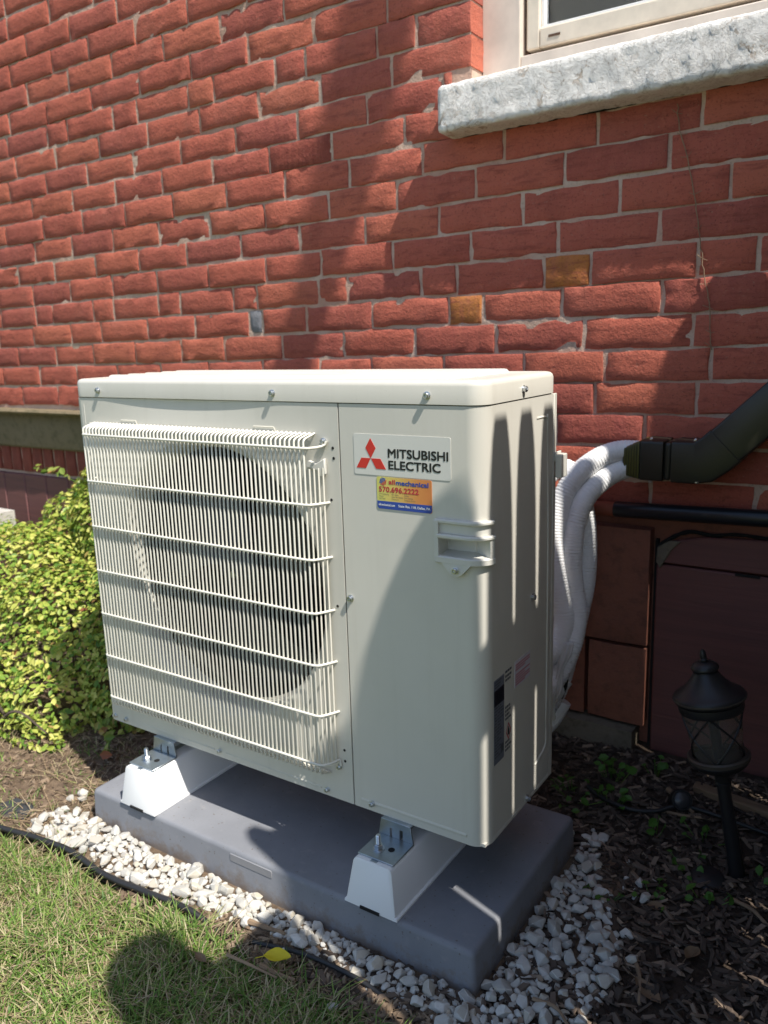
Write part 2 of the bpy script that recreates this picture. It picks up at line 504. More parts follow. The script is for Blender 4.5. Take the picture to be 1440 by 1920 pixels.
def gravel_mat():
    m, nt_, p = material('white_marble_chip'); g = G(nt_)
    p.inputs['Roughness'].default_value = 0.8
    base = g.ramp(g.rand(), [(0.0, (0.40, 0.39, 0.36)), (0.35, (0.52, 0.505, 0.46)), (0.7, (0.60, 0.585, 0.545)), (0.88, (0.47, 0.42, 0.33)), (1.0, (0.33, 0.32, 0.30))])
    c = g.mix(g.ramp(g.noise(70, 5, 0.7), [(0.45, 0.0), (0.75, 0.55)]), base, (0.36, 0.33, 0.28))
    g.l(c, p.inputs['Base Color'])
    g.l(g.bump(g.noise(130, 5, 0.7), 0.5, 0.002), p.inputs['Normal'])
    return m
M_gravel = gravel_mat()

def ground_mat(name, a, b, c2, scale=30):
    m, nt_, p = material(name); g = G(nt_)
    p.inputs['Roughness'].default_value = 0.95
    p.inputs['Specular IOR Level'].default_value = 0.15
    c = g.mix(g.noise(scale * 0.25, 4), a, b)
    c = g.mix(g.ramp(g.noise(scale, 6, 0.7), [(0.42, 0.0), (0.7, 1.0)]), c, c2)
    g.l(c, p.inputs['Base Color'])
    n1 = g.bump(g.noise(scale, 6, 0.7), 0.9, 0.012)
    g.l(g.bump(g.noise(scale * 7, 4, 0.7), 0.6, 0.003, n1), p.inputs['Normal'])
    return m
M_lawnsoil = ground_mat('thatchy_lawn_soil', (0.085, 0.12, 0.03), (0.13, 0.15, 0.05), (0.12, 0.095, 0.05), 26)
M_soil = ground_mat('brown_garden_soil', (0.22, 0.16, 0.11), (0.155, 0.11, 0.075), (0.09, 0.064, 0.044), 34)
M_mulch = ground_mat('dark_mulch', (0.06, 0.043, 0.033), (0.035, 0.026, 0.02), (0.085, 0.062, 0.045), 40)

# ================================================================== SETTING
def sm(a, b, x):
    t = min(1, max(0, (x - a) / (b - a)))
    return t * t * (3 - 2 * t)

EDGE = catmull([(-2.2, -0.33, 0), (-1.2, -0.29, 0), (-0.6, -0.255, 0), (-0.25, -0.24, 0), (-0.09, -0.235, 0), (0.01, -0.217, 0), (0.11, -0.210, 0), (0.24, -0.218, 0), (0.355, -0.211, 0), (0.42, -0.205, 0),
                (0.545, -0.196, 0), (0.68, -0.188, 0), (0.83, -0.19, 0), (1.0, -0.21, 0), (1.3, -0.26, 0), (2.2, -0.36, 0)], 6)
EX = np.array([p.x for p in EDGE]); EY = np.array([p.y for p in EDGE])
def edge_y(x): return np.interp(x, EX, EY)

def ground_z(x, y):
    z = 0.028 * sm(0.45, 0.74, y) * sm(-0.4, 0.4, x)
    if abs(x - 0.5) < 3 and abs(y) < 2:
        z += 0.006 * mnoise.noise((x * 9, y * 9, 0.3)) + 0.003 * mnoise.noise((x * 31, y * 31, 1.3))
        inner = y > edge_y(x)
        if inner and x > 0.95:
            z += 0.004 * mnoise.noise((x * 50, y * 50, 4.0))
        if 0.0 < x < 1.0 and -0.12 < y < 0.37:
            z = min(z, -0.004)
        if not inner:
            z += 0.008 * sm(0, 0.3, edge_y(x) - y)
    return z

def axis(lo, hi, step, far):
    a = list(np.arange(lo, hi + 1e-6, step))
    d = step; x = hi
    while x < far:
        d *= 1.5; x += d; a.append(x)
    d = step; x = lo
    while x > -far:
        d *= 1.5; x -= d; a.insert(0, x)
    return a
ax_ = axis(-1.7, 1.8, 0.022, 90); ay_ = axis(-0.95, 0.9, 0.022, 90)
mb = MB(); mb.grid([[(x, y, ground_z(x, y) - 0.006) for x in ax_] for y in ay_])
tag(mb.build('ground', M_lawnsoil, fix=False, smooth=60), kind='structure')

def zone(name, mat, xs, ys, inside, dz):
    """a sheet following the ground a few mm above it"""
    mb = MB(); idx = {}
    for j in range(len(ys) - 1):
        for i in range(len(xs) - 1):
            cx, cy = (xs[i] + xs[i + 1]) / 2, (ys[j] + ys[j + 1]) / 2
            if not inside(cx, cy): continue
            q = []
            for a, b in ((i, j), (i + 1, j), (i + 1, j + 1), (i, j + 1)):
                if (a, b) not in idx:
                    idx[(a, b)] = len(mb.v)
                    mb.v.append((xs[a], ys[b], ground_z(xs[a], ys[b]) + dz))
                q.append(idx[(a, b)])
            mb.f.append(tuple(q))
    return tag(mb.build(name, mat, fix=False, smooth=60), kind='structure')
gx = list(np.arange(-2.2, 2.21, 0.02)); gy = list(np.arange(-0.5, 0.87, 0.02))
wob = lambda x, y: 0.05 * mnoise.noise((x * 4, y * 4, 9.0))
zone('soil_bed', M_soil, gx, gy, lambda x, y: y > edge_y(x) + 0.004 and x + wob(x, y) < 0.62, 0.002)
mulch_bed = zone('mulch_bed', M_mulch, gx, gy, lambda x, y: y > edge_y(x) + 0.004 - 0.03 * sm(0.9, 1.1, x) and x + wob(x, y) > 0.60, 0.003)

# ------------------------------------------------------------------ house
YW = 0.78
house = thing('house', 'old red brick house wall with a white stone window sill and brownstone foundation', 'house', (0.5, YW, 0))
# row: brick joints along the wall (m)
J = {-3: [-1.404, -1.185, 0.844, 1.07], -2: [-1.517, -1.283, -1.06, -0.837, -0.396, -0.174, 0.044, 0.22, 0.445, 0.667, 0.865, 1.096],
 -1: [-1.403, -1.171, -0.955, -0.735, -0.513, -0.323, -0.094, 0.131, 0.36, 0.592, 0.814, 1.056],
 0: [-1.292, -1.067, -0.902, -0.665, -0.444, -0.216, -0.163, 0.002, 0.229, 0.462, 0.558, 0.761, 0.988],
 1: [-1.265, -1.163, -0.933, -0.824, -0.604, -0.502, -0.275, -0.179, 0.051, 0.151, 0.382, 0.485, 0.717, 0.827, 1.058, 1.175],
 2: [-1.269, -1.048, -0.819, -0.601, -0.37, -0.139, 0.064, 0.299, 0.524, 0.749, 0.977],
 3: [-1.344, -1.125, -0.896, -0.676, -0.458, -0.231, -0.008, 0.214, 0.437, 0.662, 0.889, 1.115],
 4: [-1.227, -1.013, -0.795, -0.574, -0.348, -0.13, 0.098, 0.314, 0.541, 0.764, 0.991],
 5: [-1.387, -1.163, -0.942, -0.724, -0.499, -0.273, -0.051, 0.17, 0.394, 0.614, 0.836],
 6: [-1.213, -0.982, -0.762, -0.539, -0.322, -0.102, 0.116, 0.343], 7: [-1.117, -0.894, -0.663, -0.449, -0.225, 0.004, 0.233],
 8: [-1.05, -0.819, -0.587, -0.359, -0.13, 0.088, 0.309], 9: [-1.315, -1.081, -0.972, -0.739, -0.626, -0.399, -0.294, -0.064, 0.04, 0.269, 0.382],
 10: [-1.287, -1.068, -0.834, -0.603, -0.381, -0.157, 0.074, 0.301], 11: [-1.167, -0.938, -0.722, -0.487, -0.255, -0.022, 0.2, 0.42],
 12: [-1.248, -1.014, -0.826, -0.603, -0.377, -0.15, 0.07, 0.30], 13: [-1.14, -0.909, -0.678, -0.45, -0.23, 0.0, 0.22, 0.43], 14: [-1.235, -1.003, -0.78, -0.56],
 -4: [0.75, 0.96, 1.18], -5: [0.86, 1.08], -6: [0.76, 0.98, 1.2]}
XL, XR = -2.6, 2.2
WIN = (0.528, 1.46)
def row_z(k, x): return 1.089 + 0.073 * k + 0.011 * (x - 1)
def mid_wall_y(x, z):
    return YW + max(0.0021, 0.0040 + 0.0030 * mnoise.noise((x * 4.5, z * 11, 15.0)) + 0.0012 * mnoise.noise((x * 22, z * 22, 5.0))) + 0.0009 * mnoise.noise((x * 70, z * 70, 2.0))
# mortar body (the wall itself)
mb = MB(); idx = {}
xs = list(np.arange(XL, XR + 0.001, 0.0115)); zs = list(np.arange(0.56, 2.92, 0.0115))
def in_wall(x, z):
    if WIN[0] - 0.004 < x < WIN[1] and z > 1.49: return False
    if 0.475 < x < 1.5 and 1.49 < z < 1.58: return False
    if x < -0.55 and z < 0.79: return False
    if z < 0.602: return False
    return True
for j in range(len(zs) - 1):
    for i in range(len(xs) - 1):
        if not in_wall(xs[i] + 0.006, zs[j] + 0.006): continue
        q = []
        for a, b in ((i, j), (i + 1, j), (i + 1, j + 1), (i, j + 1)):
            if (a, b) not in idx:
                idx[(a, b)] = len(mb.v)
                mb.v.append((xs[a], mid_wall_y(xs[a], zs[b]), zs[b]))
            q.append(idx[(a, b)])
        mb.f.append(tuple(q))
# reveal of the window opening, back of the wall and its ends
mb.box(WIN[0] - 0.05, WIN[0] - 0.003, YW + 0.013, YW + 0.2, 1.5, 2.92)
mb.box(WIN[1] + 0.003, WIN[1] + 0.05, YW + 0.013, YW + 0.2, 1.5, 2.92)
wall = mb.build('mortar_wall', M_mortar, house, fix=False, smooth=50)

def brick_mesh(L, H, seed, depth=0.03, rough=1.0):
    e = 0.0042
    nx = max(3, int(L / 0.028)); nz = 3
    U = [0.0, e / L] + [e / L + (1 - 2 * e / L) * i / nx for i in range(1, nx)] + [1 - e / L, 1.0]
    Vv = [0.0, e / H] + [e / H + (1 - 2 * e / H) * j / nz for j in range(1, nz)] + [1 - e / H, 1.0]
    nx = len(U) - 1; nz = len(Vv) - 1
    mb = MB(); rows = []
    for j in range(nz + 1):
        row = []
        for i in range(nx + 1):
            u, v = U[i], Vv[j]
            x = (u - 0.5) * L; z = (v - 0.5) * H
            edge = (i in (0, nx)) + (j in (0, nz))
            near = (i in (1, nx - 1)) or (j in (1, nz - 1))
            y = 0.0013 * mnoise.noise((x * 25 + seed * 3.1, z * 25, seed)) * rough + 0.0010 * mnoise.noise((x * 60 + seed, z * 60, seed * 2.0)) * rough
            chip = mnoise.noise((x * 45 + seed * 1.9, z * 45, seed * 0.7))
            if near and not edge:
                y += 0.0004 + (0.0045 * (chip - 0.30) / 0.4 if chip > 0.30 else 0.0) * rough
            if edge:
                y += 0.0024 + 0.0014 * abs(mnoise.noise((x * 30, z * 30, seed + 8.0))) * rough + (0.003 if chip > 0.30 else 0.0)
                jx = 0.0030 * mnoise.noise((x * 40 + 3, z * 40, seed + 1.7)) * rough
                jz = 0.0034 * mnoise.noise((x * 33, z * 40 + 7, seed + 4.2)) * rough
                x += jx; z += jz
            row.append((x, y, z))
        rows.append(row)
    mb.grid(rows)
    # skirt
    per = [(0, i) for i in range(nx + 1)] + [(j, nx) for j in range(1, nz + 1)] + [(nz, i) for i in range(nx - 1, -1, -1)] + [(j, 0) for j in range(nz - 1, 0, -1)]
    b = len(mb.v); n = len(per)
    for (j, i) in per:
        p = rows[j][i]; mb.v.append((p[0], depth, p[2]))
    for k in range(n):
        a = per[k]; c = per[(k + 1) % n]
        mb.f.append((a[0] * (nx + 1) + a[1], b + k, b + (k + 1) % n, c[0] * (nx + 1) + c[1]))
    return mb

rest = MB(); n_b = 0
brR = random.Random(3)
for k in range(-6, 25):
    js = list(J.get(k, []))
    if not js:
        x = XL + brR.uniform(0, 0.2); js = []
        while x < XR: js.append(x); x += brR.uniform(0.215, 0.23)
    xlo = XL if k >= -3 else 0.55
    if k < -3: js = [j for j in js if j > xlo]
    full = sorted(js)
    x = full[-1]
    while x + 0.222 < XR: x += brR.uniform(0.216, 0.228); full.append(x)
    x = full[0]
    while x - 0.222 > xlo: x -= brR.uniform(0.216, 0.228); full.insert(0, x)
    full = [xlo] + full + [XR]
    segs = []
    for a, b in zip(full[:-1], full[1:]):
        g_ = b - a
        if g_ < 0.03: continue
        n = max(1, round(g_ / 0.223)) if g_ > 0.30 else 1
        for q in range(n): segs.append((a + g_ * q / n, a + g_ * (q + 1) / n))
    for a, b in segs:
        a += 0.0042; b -= 0.0042
        zc = row_z(k, (a + b) / 2)
        H = 0.0664 + brR.uniform(-0.0028, 0.0028)
        deep = 0.03
        cuts = []
        if zc - H / 2 > 1.575: cuts.append(WIN)
        elif zc + H / 2 > 1.5: cuts.append((0.478, 1.5))
        pieces = [(a, b)]
        for c0, c1 in cuts:
            nw = []
            for p0, p1 in pieces:
                if p1 <= c0 or p0 >= c1: nw.append((p0, p1)); continue
                if p0 < c0 - 0.02: nw.append((p0, c0)); deep = 0.09
                if p1 > c1 + 0.02: nw.append((c1, p1))
            pieces = nw
        for p0, p1 in pieces:
            if p1 - p0 < 0.02: continue
            if cuts and cuts[0] == WIN and abs(p1 - WIN[0]) < 0.035: p1 = WIN[0]; deep = 0.09
            elif cuts and abs(p1 - WIN[0]) > 0.001: deep = 0.03
            xc = (p0 + p1) / 2
            z = zc + brR.uniform(-0.002, 0.002)
            y = YW + brR.uniform(-0.0030, 0.0014)
            n_b += 1
            rough = brR.choice((0.7, 1.0, 1.0, 1.3, 1.8))
            mbk = brick_mesh(p1 - p0, H, n_b * 1.37, deep, rough)
            near = lambda X, Z: abs(xc - X) < 0.05 and abs(z - Z) < 0.04
            mat = M_brick
            lab = None
            if near(0.434, 1.090) is False and 0.47 < xc < 0.55 and k == 0: mat = M_brick_orange; lab = 'small ochre stained brick end'
            if k == 1 and 0.72 < xc < 0.82: mat = M_brick_orange; lab = 'ochre stained brick end under the sill'
            if k == 0 and -0.225 < xc < -0.16: mat = M_greychip; lab = 'grey stone chip set between bricks'
            if k == 6 and -0.1 < xc < 0.1: mat = M_brick_dark; lab = 'dark burnt brick left of the sill'
            vis = False
            for dx in (p0, xc, p1):
                q = project((dx, y, z))
                if q and -30 < q[0] < 1470 and -30 < q[1] < 1950: vis = True
            # hidden behind the unit
            q = project((xc, y, z))
            if q and 150 < q[0] < 1040 and q[1] > 770: vis = False
            if vis:
                for vi in range(len(mbk.v)):
                    v_ = mbk.v[vi]; mbk.v[vi] = (v_[0] + xc, v_[1] + y, v_[2] + z + 0.011 * v_[0])
                o = mbk.build('brick', mat, wall, (xc, y, z), smooth=40, fix=False)
                if lab: o['label'] = lab
            else:
                rest.add([(v_[0] + xc, v_[1] + y, v_[2] + z + 0.011 * v_[0]) for v_ in mbk.v], mbk.f)
o = rest.build('brick_field', M_brick, wall, smooth=40, fix=False)
tag(o, kind='stuff')

# back face and floor-to-roof body of the house behind the wall (keeps light out of the cavity)
mb = MB(); mb.box(XL, XR, YW + 0.2, YW + 0.24, -0.05, 2.92); mb.box(XL, XR, YW + 0.02, YW + 0.25, 2.9, 2.93)
mb.build('inner_wall', M_gap, house)

# window --------------------------------------------------------------
yF = YW + 0.066
mb = MB()
mb.box(WIN[0] - 0.002, WIN[0] + 0.095, yF, yF + 0.07, 1.56, 2.9)
mb.box(WIN[0] + 0.095, WIN[1], yF + 0.004, yF + 0.07, 1.56, 1.652)
mb.box(WIN[1] - 0.09, WIN[1], yF, yF + 0.07, 1.655, 2.9)
win = mb.build('window', M_frame, house, (0.99, yF, 1.6), bevel=(0.003, 2))
mb = MB(); mb.box(WIN[0] + 0.095, WIN[1] - 0.09, yF + 0.045, yF + 0.06, 1.652, 1.665); mb.box(WIN[0] + 0.0955, WIN[0] + 0.104, yF + 0.03, yF + 0.06, 1.66, 2.9)
mb.build('gap_shadow_strip', M_gap, win)  # dark brown strips colour in the shade of the gap round the sash
mb = MB()
sx0 = WIN[0] + 0.104; sx1 = WIN[1] - 0.094
mb.box(sx0, sx0 + 0.032, yF + 0.016, yF + 0.055, 1.664, 2.9)
mb.box(sx0 + 0.032, sx1, yF + 0.016, yF + 0.055, 1.664, 1.706)
sash = mb.build('sash', M_vinyl, win, bevel=(0.004, 3))
mb = MB(); mb.box(sx0 + 0.032, sx0 + 0.040, yF + 0.027, yF + 0.055, 1.714, 2.9); mb.box(sx0 + 0.032, sx1, yF + 0.027, yF + 0.055, 1.706, 1.714)
mb.build('glazing_bead', M_whitetxt, sash, bevel=(0.002, 2))
mb = MB(); mb.box(sx0 + 0.055, sx0 + 0.083, yF + 0.0145, yF + 0.0165, 1.682, 1.687)
mb.build('weep_slot', M_gap, sash)
mb = MB(); mb.box(sx0 + 0.04, sx1, yF + 0.044, yF + 0.047, 1.714, 2.9)
mb.build('pane', M_glass, win)
mb = MB(); mb.box(sx0 + 0.04, sx1, yF + 0.058, yF + 0.06, 1.70, 2.9)
mb.build('insect_screen', M_screen, win)

# stone sill ------------------------------------------------------------
mb = MB(); rings = []
prof = []
def sill_ring(x, endk):
    P = []
    z0, z1, y0 = 1.483, 1.582, 0.709
    base = [(0.842, 1.604)] + [(0.842 - (0.842 - y0 - 0.006) * t, 1.604 - 0.020 * t) for t in (0.3, 0.6, 0.85, 0.95)] + [(y0 + 0.006, z1 + 0.002), (y0 + 0.001, z1 - 0.004)] + \
           [(y0, z1 - (z1 - z0) * t) for t in (0.12, 0.24, 0.36, 0.48, 0.6, 0.72, 0.84, 0.94)] + [(y0 + 0.004, z0 + 0.001), (y0 + 0.02, z0), (0.842, z0 - 0.004)]
    for (y, z) in base:
        d = 0.0028 * mnoise.noise((x * 24, y * 24, z * 24)) + 0.002 * mnoise.noise((x * 65, y * 60, z * 65)) + 0.0018 * mnoise.noise((x * 140, y * 140, z * 140))
        yy = y + (d if y < 0.80 else 0); zz = z + (d * 0.8 if z > 1.57 or z < 1.49 else 0) + 0.011 * (x - 0.5)
        if endk: yy = y + (0.012 if y < 0.75 else 0) * endk; zz = z + 0.011 * (x - 0.5) + (-0.006 if z > 1.55 else 0.005) * endk
        P.append((x, yy, zz))
    return P
sxs = [0.4745, 0.4785] + list(np.arange(0.488, 1.5, 0.009)) + [1.505]
for i, x in enumerate(sxs):
    rings.append(sill_ring(x, 1 if i == 0 else (0.3 if i == 1 else 0)))
mb.loft(rings, True, True)
mb.build('window_sill', M_sill, house, smooth=60)

mb = MB()
cr = [(0.50, 1.4815), (0.56, 1.4835), (0.63, 1.4845), (0.70, 1.4850), (0.79, 1.4865), (0.84, 1.4845), (0.90, 1.4875), (1.0, 1.489), (1.2, 1.491), (1.45, 1.494)]
cp = catmull([(x, YW + 0.0005, z) for x, z in cr], 10)
mb.tube(cp, [0.0022 + 0.0038 * abs(mnoise.noise((p.x * 28, 2.0, 0))) for p in cp], 5)
mb.build('sill_gap', M_hole, wall, fix=False)

# lintel + basement on the left -------------------------------------------
def block(name, mat, x0, x1, y0, y1, z0, z1, parent, amp=0.004, step=0.03):
    mb = MB()
    nx = max(2, int((x1 - x0) / step)); nz = max(2, int((z1 - z0) / step))
    rows = []
    for j in range(nz + 1):
        row = []
        for i in range(nx + 1):
            x = x0 + (x1 - x0) * i / nx; z = z0 + (z1 - z0) * j / nz
            e = (i in (0, nx)) + (j in (0, nz))
            d = amp * mnoise.noise((x * 14, z * 14, y0 * 7)) + amp * 0.5 * mnoise.noise((x * 45, z * 45, y0))
            row.append((x - math.copysign(0.002, i - nx / 2) * (i in (0, nx)), y0 + d + 0.006 * (e > 0), z - math.copysign(0.002, j - nz / 2) * (j in (0, nz))))
        rows.append(row)
    mb.grid(rows)
    per = [(0, i) for i in range(nx + 1)] + [(j, nx) for j in range(1, nz + 1)] + [(nz, i) for i in range(nx - 1, -1, -1)] + [(j, 0) for j in range(nz - 1, 0, -1)]
    b = len(mb.v); n = len(per)
    for (j, i) in per:
        p = rows[j][i]; mb.v.append((p[0], y1, p[2]))
    for k in range(n):
        a = per[k]; c = per[(k + 1) % n]
        mb.f.append((a[0] * (nx + 1) + a[1], b + k, b + (k + 1) % n, c[0] * (nx + 1) + c[1]))
    return mb.build(name, mat, parent, smooth=50, fix=False)
mb = MB(); mb.box(-2.6, -0.5, 0.80, 0.9, 0.64, 0.79)
lintel = mb.build('lintel', M_lintel, house)
block('lintel_face', M_lintel, -2.6, -0.502, 0.774, 0.80, 0.648, 0.7775, lintel, 0.005)
block('drip_ledge', M_lintel, -2.6, -0.50, 0.726, 0.80, 0.779, 0.799, lintel, 0.003)
mb = MB(); mb.box(-2.6, -0.5, 0.812, 0.9, -0.06, 0.647)
base_wall = mb.build('basement_wall', M_mortar, house)
x = -2.55
for k in range(28):
    bk = brick_mesh(0.058, 0.098, 300 + k * 1.7, 0.03, 1.2)
    xc = x + 0.03; x += 0.07
    if xc > -0.55: break
    for vi in range(len(bk.v)):
        v_ = bk.v[vi]; bk.v[vi] = (v_[0] + xc, v_[1] + 0.803, v_[2] + 0.592)
    bk.build('soldier_brick', M_brick_under, base_wall, (xc, 0.803, 0.592), smooth=40, fix=False)
x = -2.6
while x < -0.6:
    mb = MB(); mb.box(x, x + 0.136, 0.792, 0.815, -0.05, 0.532)
    mb.build('shutter_board', M_panelwood, base_wall, (x, 0.792, 0.25), bevel=(0.004, 1)); x += 0.14

# foundation on the right ---------------------------------------------------
mb = MB(); mb.box(-0.5, XR, 0.792, 0.9, -0.06, 0.60); mb.box(-0.5, XR, 0.7875, 0.80, 0.578, 0.605)
fnd = mb.build('foundation', M_brownstone, house)
block('foundation_stone', M_brownstone, 0.55, 0.992, 0.750, 0.80, 0.293, 0.576, fnd, 0.004)
block('foundation_stone', M_brownstone, 0.40, 0.845, 0.752, 0.80, 0.09, 0.288, fnd, 0.004)
block('foundation_stone', M_brownstone, 0.852, 0.992, 0.751, 0.80, 0.09, 0.288, fnd, 0.007)
block('foundation_stone', M_brownstone, 0.06, 0.543, 0.751, 0.80, 0.293, 0.576, fnd, 0.004)
block('foundation_stone', M_brownstone, -0.5, 0.393, 0.751, 0.80, 0.09, 0.288, fnd, 0.004)
block('foundation_ledge', M_concrete, -0.5, 0.975, 0.722, 0.80, -0.06, 0.086, fnd, 0.006)
# boarded cellar opening
def board_poly(name, poly, y0, y1):
    mb = MB(); mb.prism(poly, 1, y0, y1)
    return mb.build(name, M_panelwood, fnd, bevel=(0.003, 1))
board_poly('cellar_board', [(1.003, 0.497), (1.003, 0.530), (1.03, 0.549), (1.10, 0.566), (1.25, 0.574), (1.9, 0.578), (1.9, 0.4985), (1.24, 0.4975)], 0.772, 0.79)
board_poly('cellar_board', [(1.005, -0.05), (1.003, 0.4935), (1.24, 0.4925), (1.9, 0.4935), (1.9, -0.05)], 0.770, 0.79)
mb = MB(); mb.box(1.172, 1.222, 0.7685, 0.772, 0.489, 0.4945); mb.box(0.996, 1.003, 0.78, 0.7915, 0.0, 0.55)
mb.build('board_gap', M_hole, fnd)
mb = MB()
crack = catmull([(1.0, 0.7815, 0.532), (1.03, 0.7815, 0.556), (1.07, 0.7815, 0.575), (1.12, 0.7815, 0.572), (1.17, 0.7815, 0.579), (1.25, 0.7815, 0.577), (1.4, 0.7815, 0.581), (1.9, 0.7815, 0.583)], 4)
mb.tube(crack, [0.004 + 0.003 * abs(mnoise.noise((p.x * 40, 0, 0))) for p in crack], 5)
mb.build('crack', M_hole, fnd)
bl = [(1.002, 0.50), (1.004, 0.535), (1.03, 0.552), (1.055, 0.553), (1.035, 0.530), (1.022, 0.505), (1.012, 0.485)]
mb = MB(); mb.prism(bl, 1, 0.766, 0.773); mb.build('mortar_smear', M_concrete, fnd, bevel=(0.002, 1))

# ================================================================== HEAT PUMP UNIT
unit = thing('outdoor_unit', 'ivory outdoor heat pump unit with a wire fan guard on white risers', 'heat pump', (0.475, 0.14, 0.16))
ZB, ZT = 0.195, 0.919
# profile of the service panel: front - corner - side
SX0, CR = 0.6865, 0.030
def prof_pt(s, off=0.0):
    """s = distance along the panel from SX0 on the front; off = outwards"""
    L1 = 0.95 - CR - SX0; L2 = CR * math.pi / 2
    if s <= L1: return (SX0 + s, -off)
    if s <= L1 + L2:
        a = (s - L1) / CR
        return (0.95 - CR + (CR + off) * math.sin(a), CR - (CR + off) * math.cos(a))
    return (0.95 + off, CR + (s - L1 - L2))
L1 = 0.95 - CR - SX0; L2 = CR * math.pi / 2
S_END = L1 + L2 + (0.2655 - CR)
HS0, HS1, HZ0, HZ1 = 0.874 - SX0, L1 + L2 * 0.72, 0.688, 0.717    # grip opening
def sheet_s(s0, s1): 
    out = [s0] + [L1 + L2 * k / 10 for k in range(11) if s0 < L1 + L2 * k / 10 < s1] + [s1]
    return out
mb = MB()
def strip(mb, ss, zz, off=0.0):
    mb.grid([[(*prof_pt(s, off), z) for s in ss] for z in zz])
# flange at the seam bottom, then panel with the grip hole left open
ssA = sheet_s(0.0015, S_END)
strip(mb, ssA, [ZB, ZB + 0.004, HZ0])
strip(mb, ssA, [HZ1, ZT - 0.004, ZT - 0.0005])
strip(mb, sheet_s(0.0015, HS0), [HZ0, HZ1])
strip(mb, sheet_s(HS1, S_END), [HZ0, HZ1])
# returned lips at the split and bottom
mb.grid([[(SX0 + 0.0015, 0, z), (SX0 + 0.0015, 0.012, z)] for z in (ZB, ZT - 0.001)])
mb.grid([[(*prof_pt(s, 0.0), ZB), (*prof_pt(s, -0.02), ZB - 0.0005)][0:2] for s in ssA])
mb.grid([[(*prof_pt(s, 0.0), ZT - 0.0005), (*prof_pt(s, -0.012), ZT - 0.0005)] for s in ssA])
service = mb.build('service_panel', M_ivory, unit, smooth=40)

def slab(name, mat, parent, s0, s1, z0, z1, o0, o1, bev=0.0015):
    mb = MB(); ss = sheet_s(s0, s1); rings = []
    for s in ss:
        a = prof_pt(s, o0); b = prof_pt(s, o1)
        rings.append([(*a, z0), (*b, z0), (*b, z1), (*a, z1)])
    mb.loft(rings)
    return mb.build(name, mat, parent, smooth=40, bevel=(bev, 2) if bev else None)

# grip (carrying handle)
grip = thing_ = bpy.data.objects.new('carry_handle', None); link(grip, service, (0.9, 0, 0.70)); 
COL.objects.unlink(grip); del WO['carry_handle']; bpy.data.objects.remove(grip)
mb = MB()
hs0, hs1 = 0.8685 - SX0, L1 + L2 * 0.86
def hband(mb, s0, s1, z0, z1, o0, o1):
    rings = []
    for s in sheet_s(s0, s1):
        a = prof_pt(s, o0); b = prof_pt(s, o1); c = prof_pt(s, o1 - 0.002)
        rings.append([(*a, z0), (*c, z0), (*b, z0 + 0.002), (*b, z1 - 0.002), (*c, z1), (*a, z1)])
    mb.loft(rings)
hband(mb, hs0, hs1, 0.7395, 0.7465, -0.002, 0.008)
hband(mb, hs0 + 0.004, hs1, 0.7165, 0.7235, -0.002, 0.010)
hband(mb, hs0, hs1, 0.6765, 0.6885, -0.002, 0.009)
hband(mb, hs0 - 0.001, hs0 + 0.0062, 0.678, 0.7455, -0.002, 0.0085)
hband(mb, HS1 - 0.001, hs1 - 0.0006, 0.678, 0.7205, -0.002, 0.0078)
hband(mb, hs0 + 0.004, hs1 - 0.002, 0.722, 0.741, -0.001, 0.0025)
mb.prism([(0.879, 0.679), (0.931, 0.679), (0.9155, 0.6625), (0.909, 0.659), (0.900, 0.659), (0.8935, 0.6625)], 1, -0.0085, 0.002)
grip = mb.build('carry_handle', M_ivory_plastic, service, smooth=40)
# pocket behind the grip
mb = MB()
ss = sheet_s(HS0 - 0.001, HS1 + 0.001)
def pk(s, o): return prof_pt(s, o)
D0, D1 = -0.0005, -0.026
mb.grid([[(*pk(s, D0), HZ0 - 0.0005) for s in ss], [(*pk(s, D1), HZ0 + 0.003) for s in ss], [(*pk(s, D1), HZ1) for s in ss], [(*pk(s, D0), HZ1 + 0.0005) for s in ss]])
mb.f.append(tuple([0, len(ss), 2 * len(ss), 3 * len(ss)])); m_ = len(ss) - 1
mb.f.append((m_, 3 * len(ss) + m_, 2 * len(ss) + m_, len(ss) + m_))
mb.build('handle_pocket', M_ivory_plastic, service, smooth=40)

# embossed beads on the service panel
def bead(parent, path, r, name='embossed_bead', mat=None):
    mb = MB(); mb.tube(path, r, 6); return mb.build(name, mat or M_ivory, parent, smooth=60)
bead(service, [(0.703, 0.0012, 0.2115), (0.915, 0.0012, 0.2115)], 0.0036)
sp = catmull([(0.9488, 0.192, 0.883), (0.9488, 0.225, 0.8825), (0.9488, 0.236, 0.879), (0.9488, 0.240, 0.868), (0.9488, 0.247, 0.675), (0.9488, 0.249, 0.47), (0.9488, 0.249, 0.285), (0.9488, 0.246, 0.27), (0.9488, 0.232, 0.262), (0.9488, 0.199, 0.252)], 5)
bead(service, sp, 0.0028)
bead(service, [(0.9492, 0.03, 0.2005), (0.9492, 0.2655, 0.2005)], 0.0022)

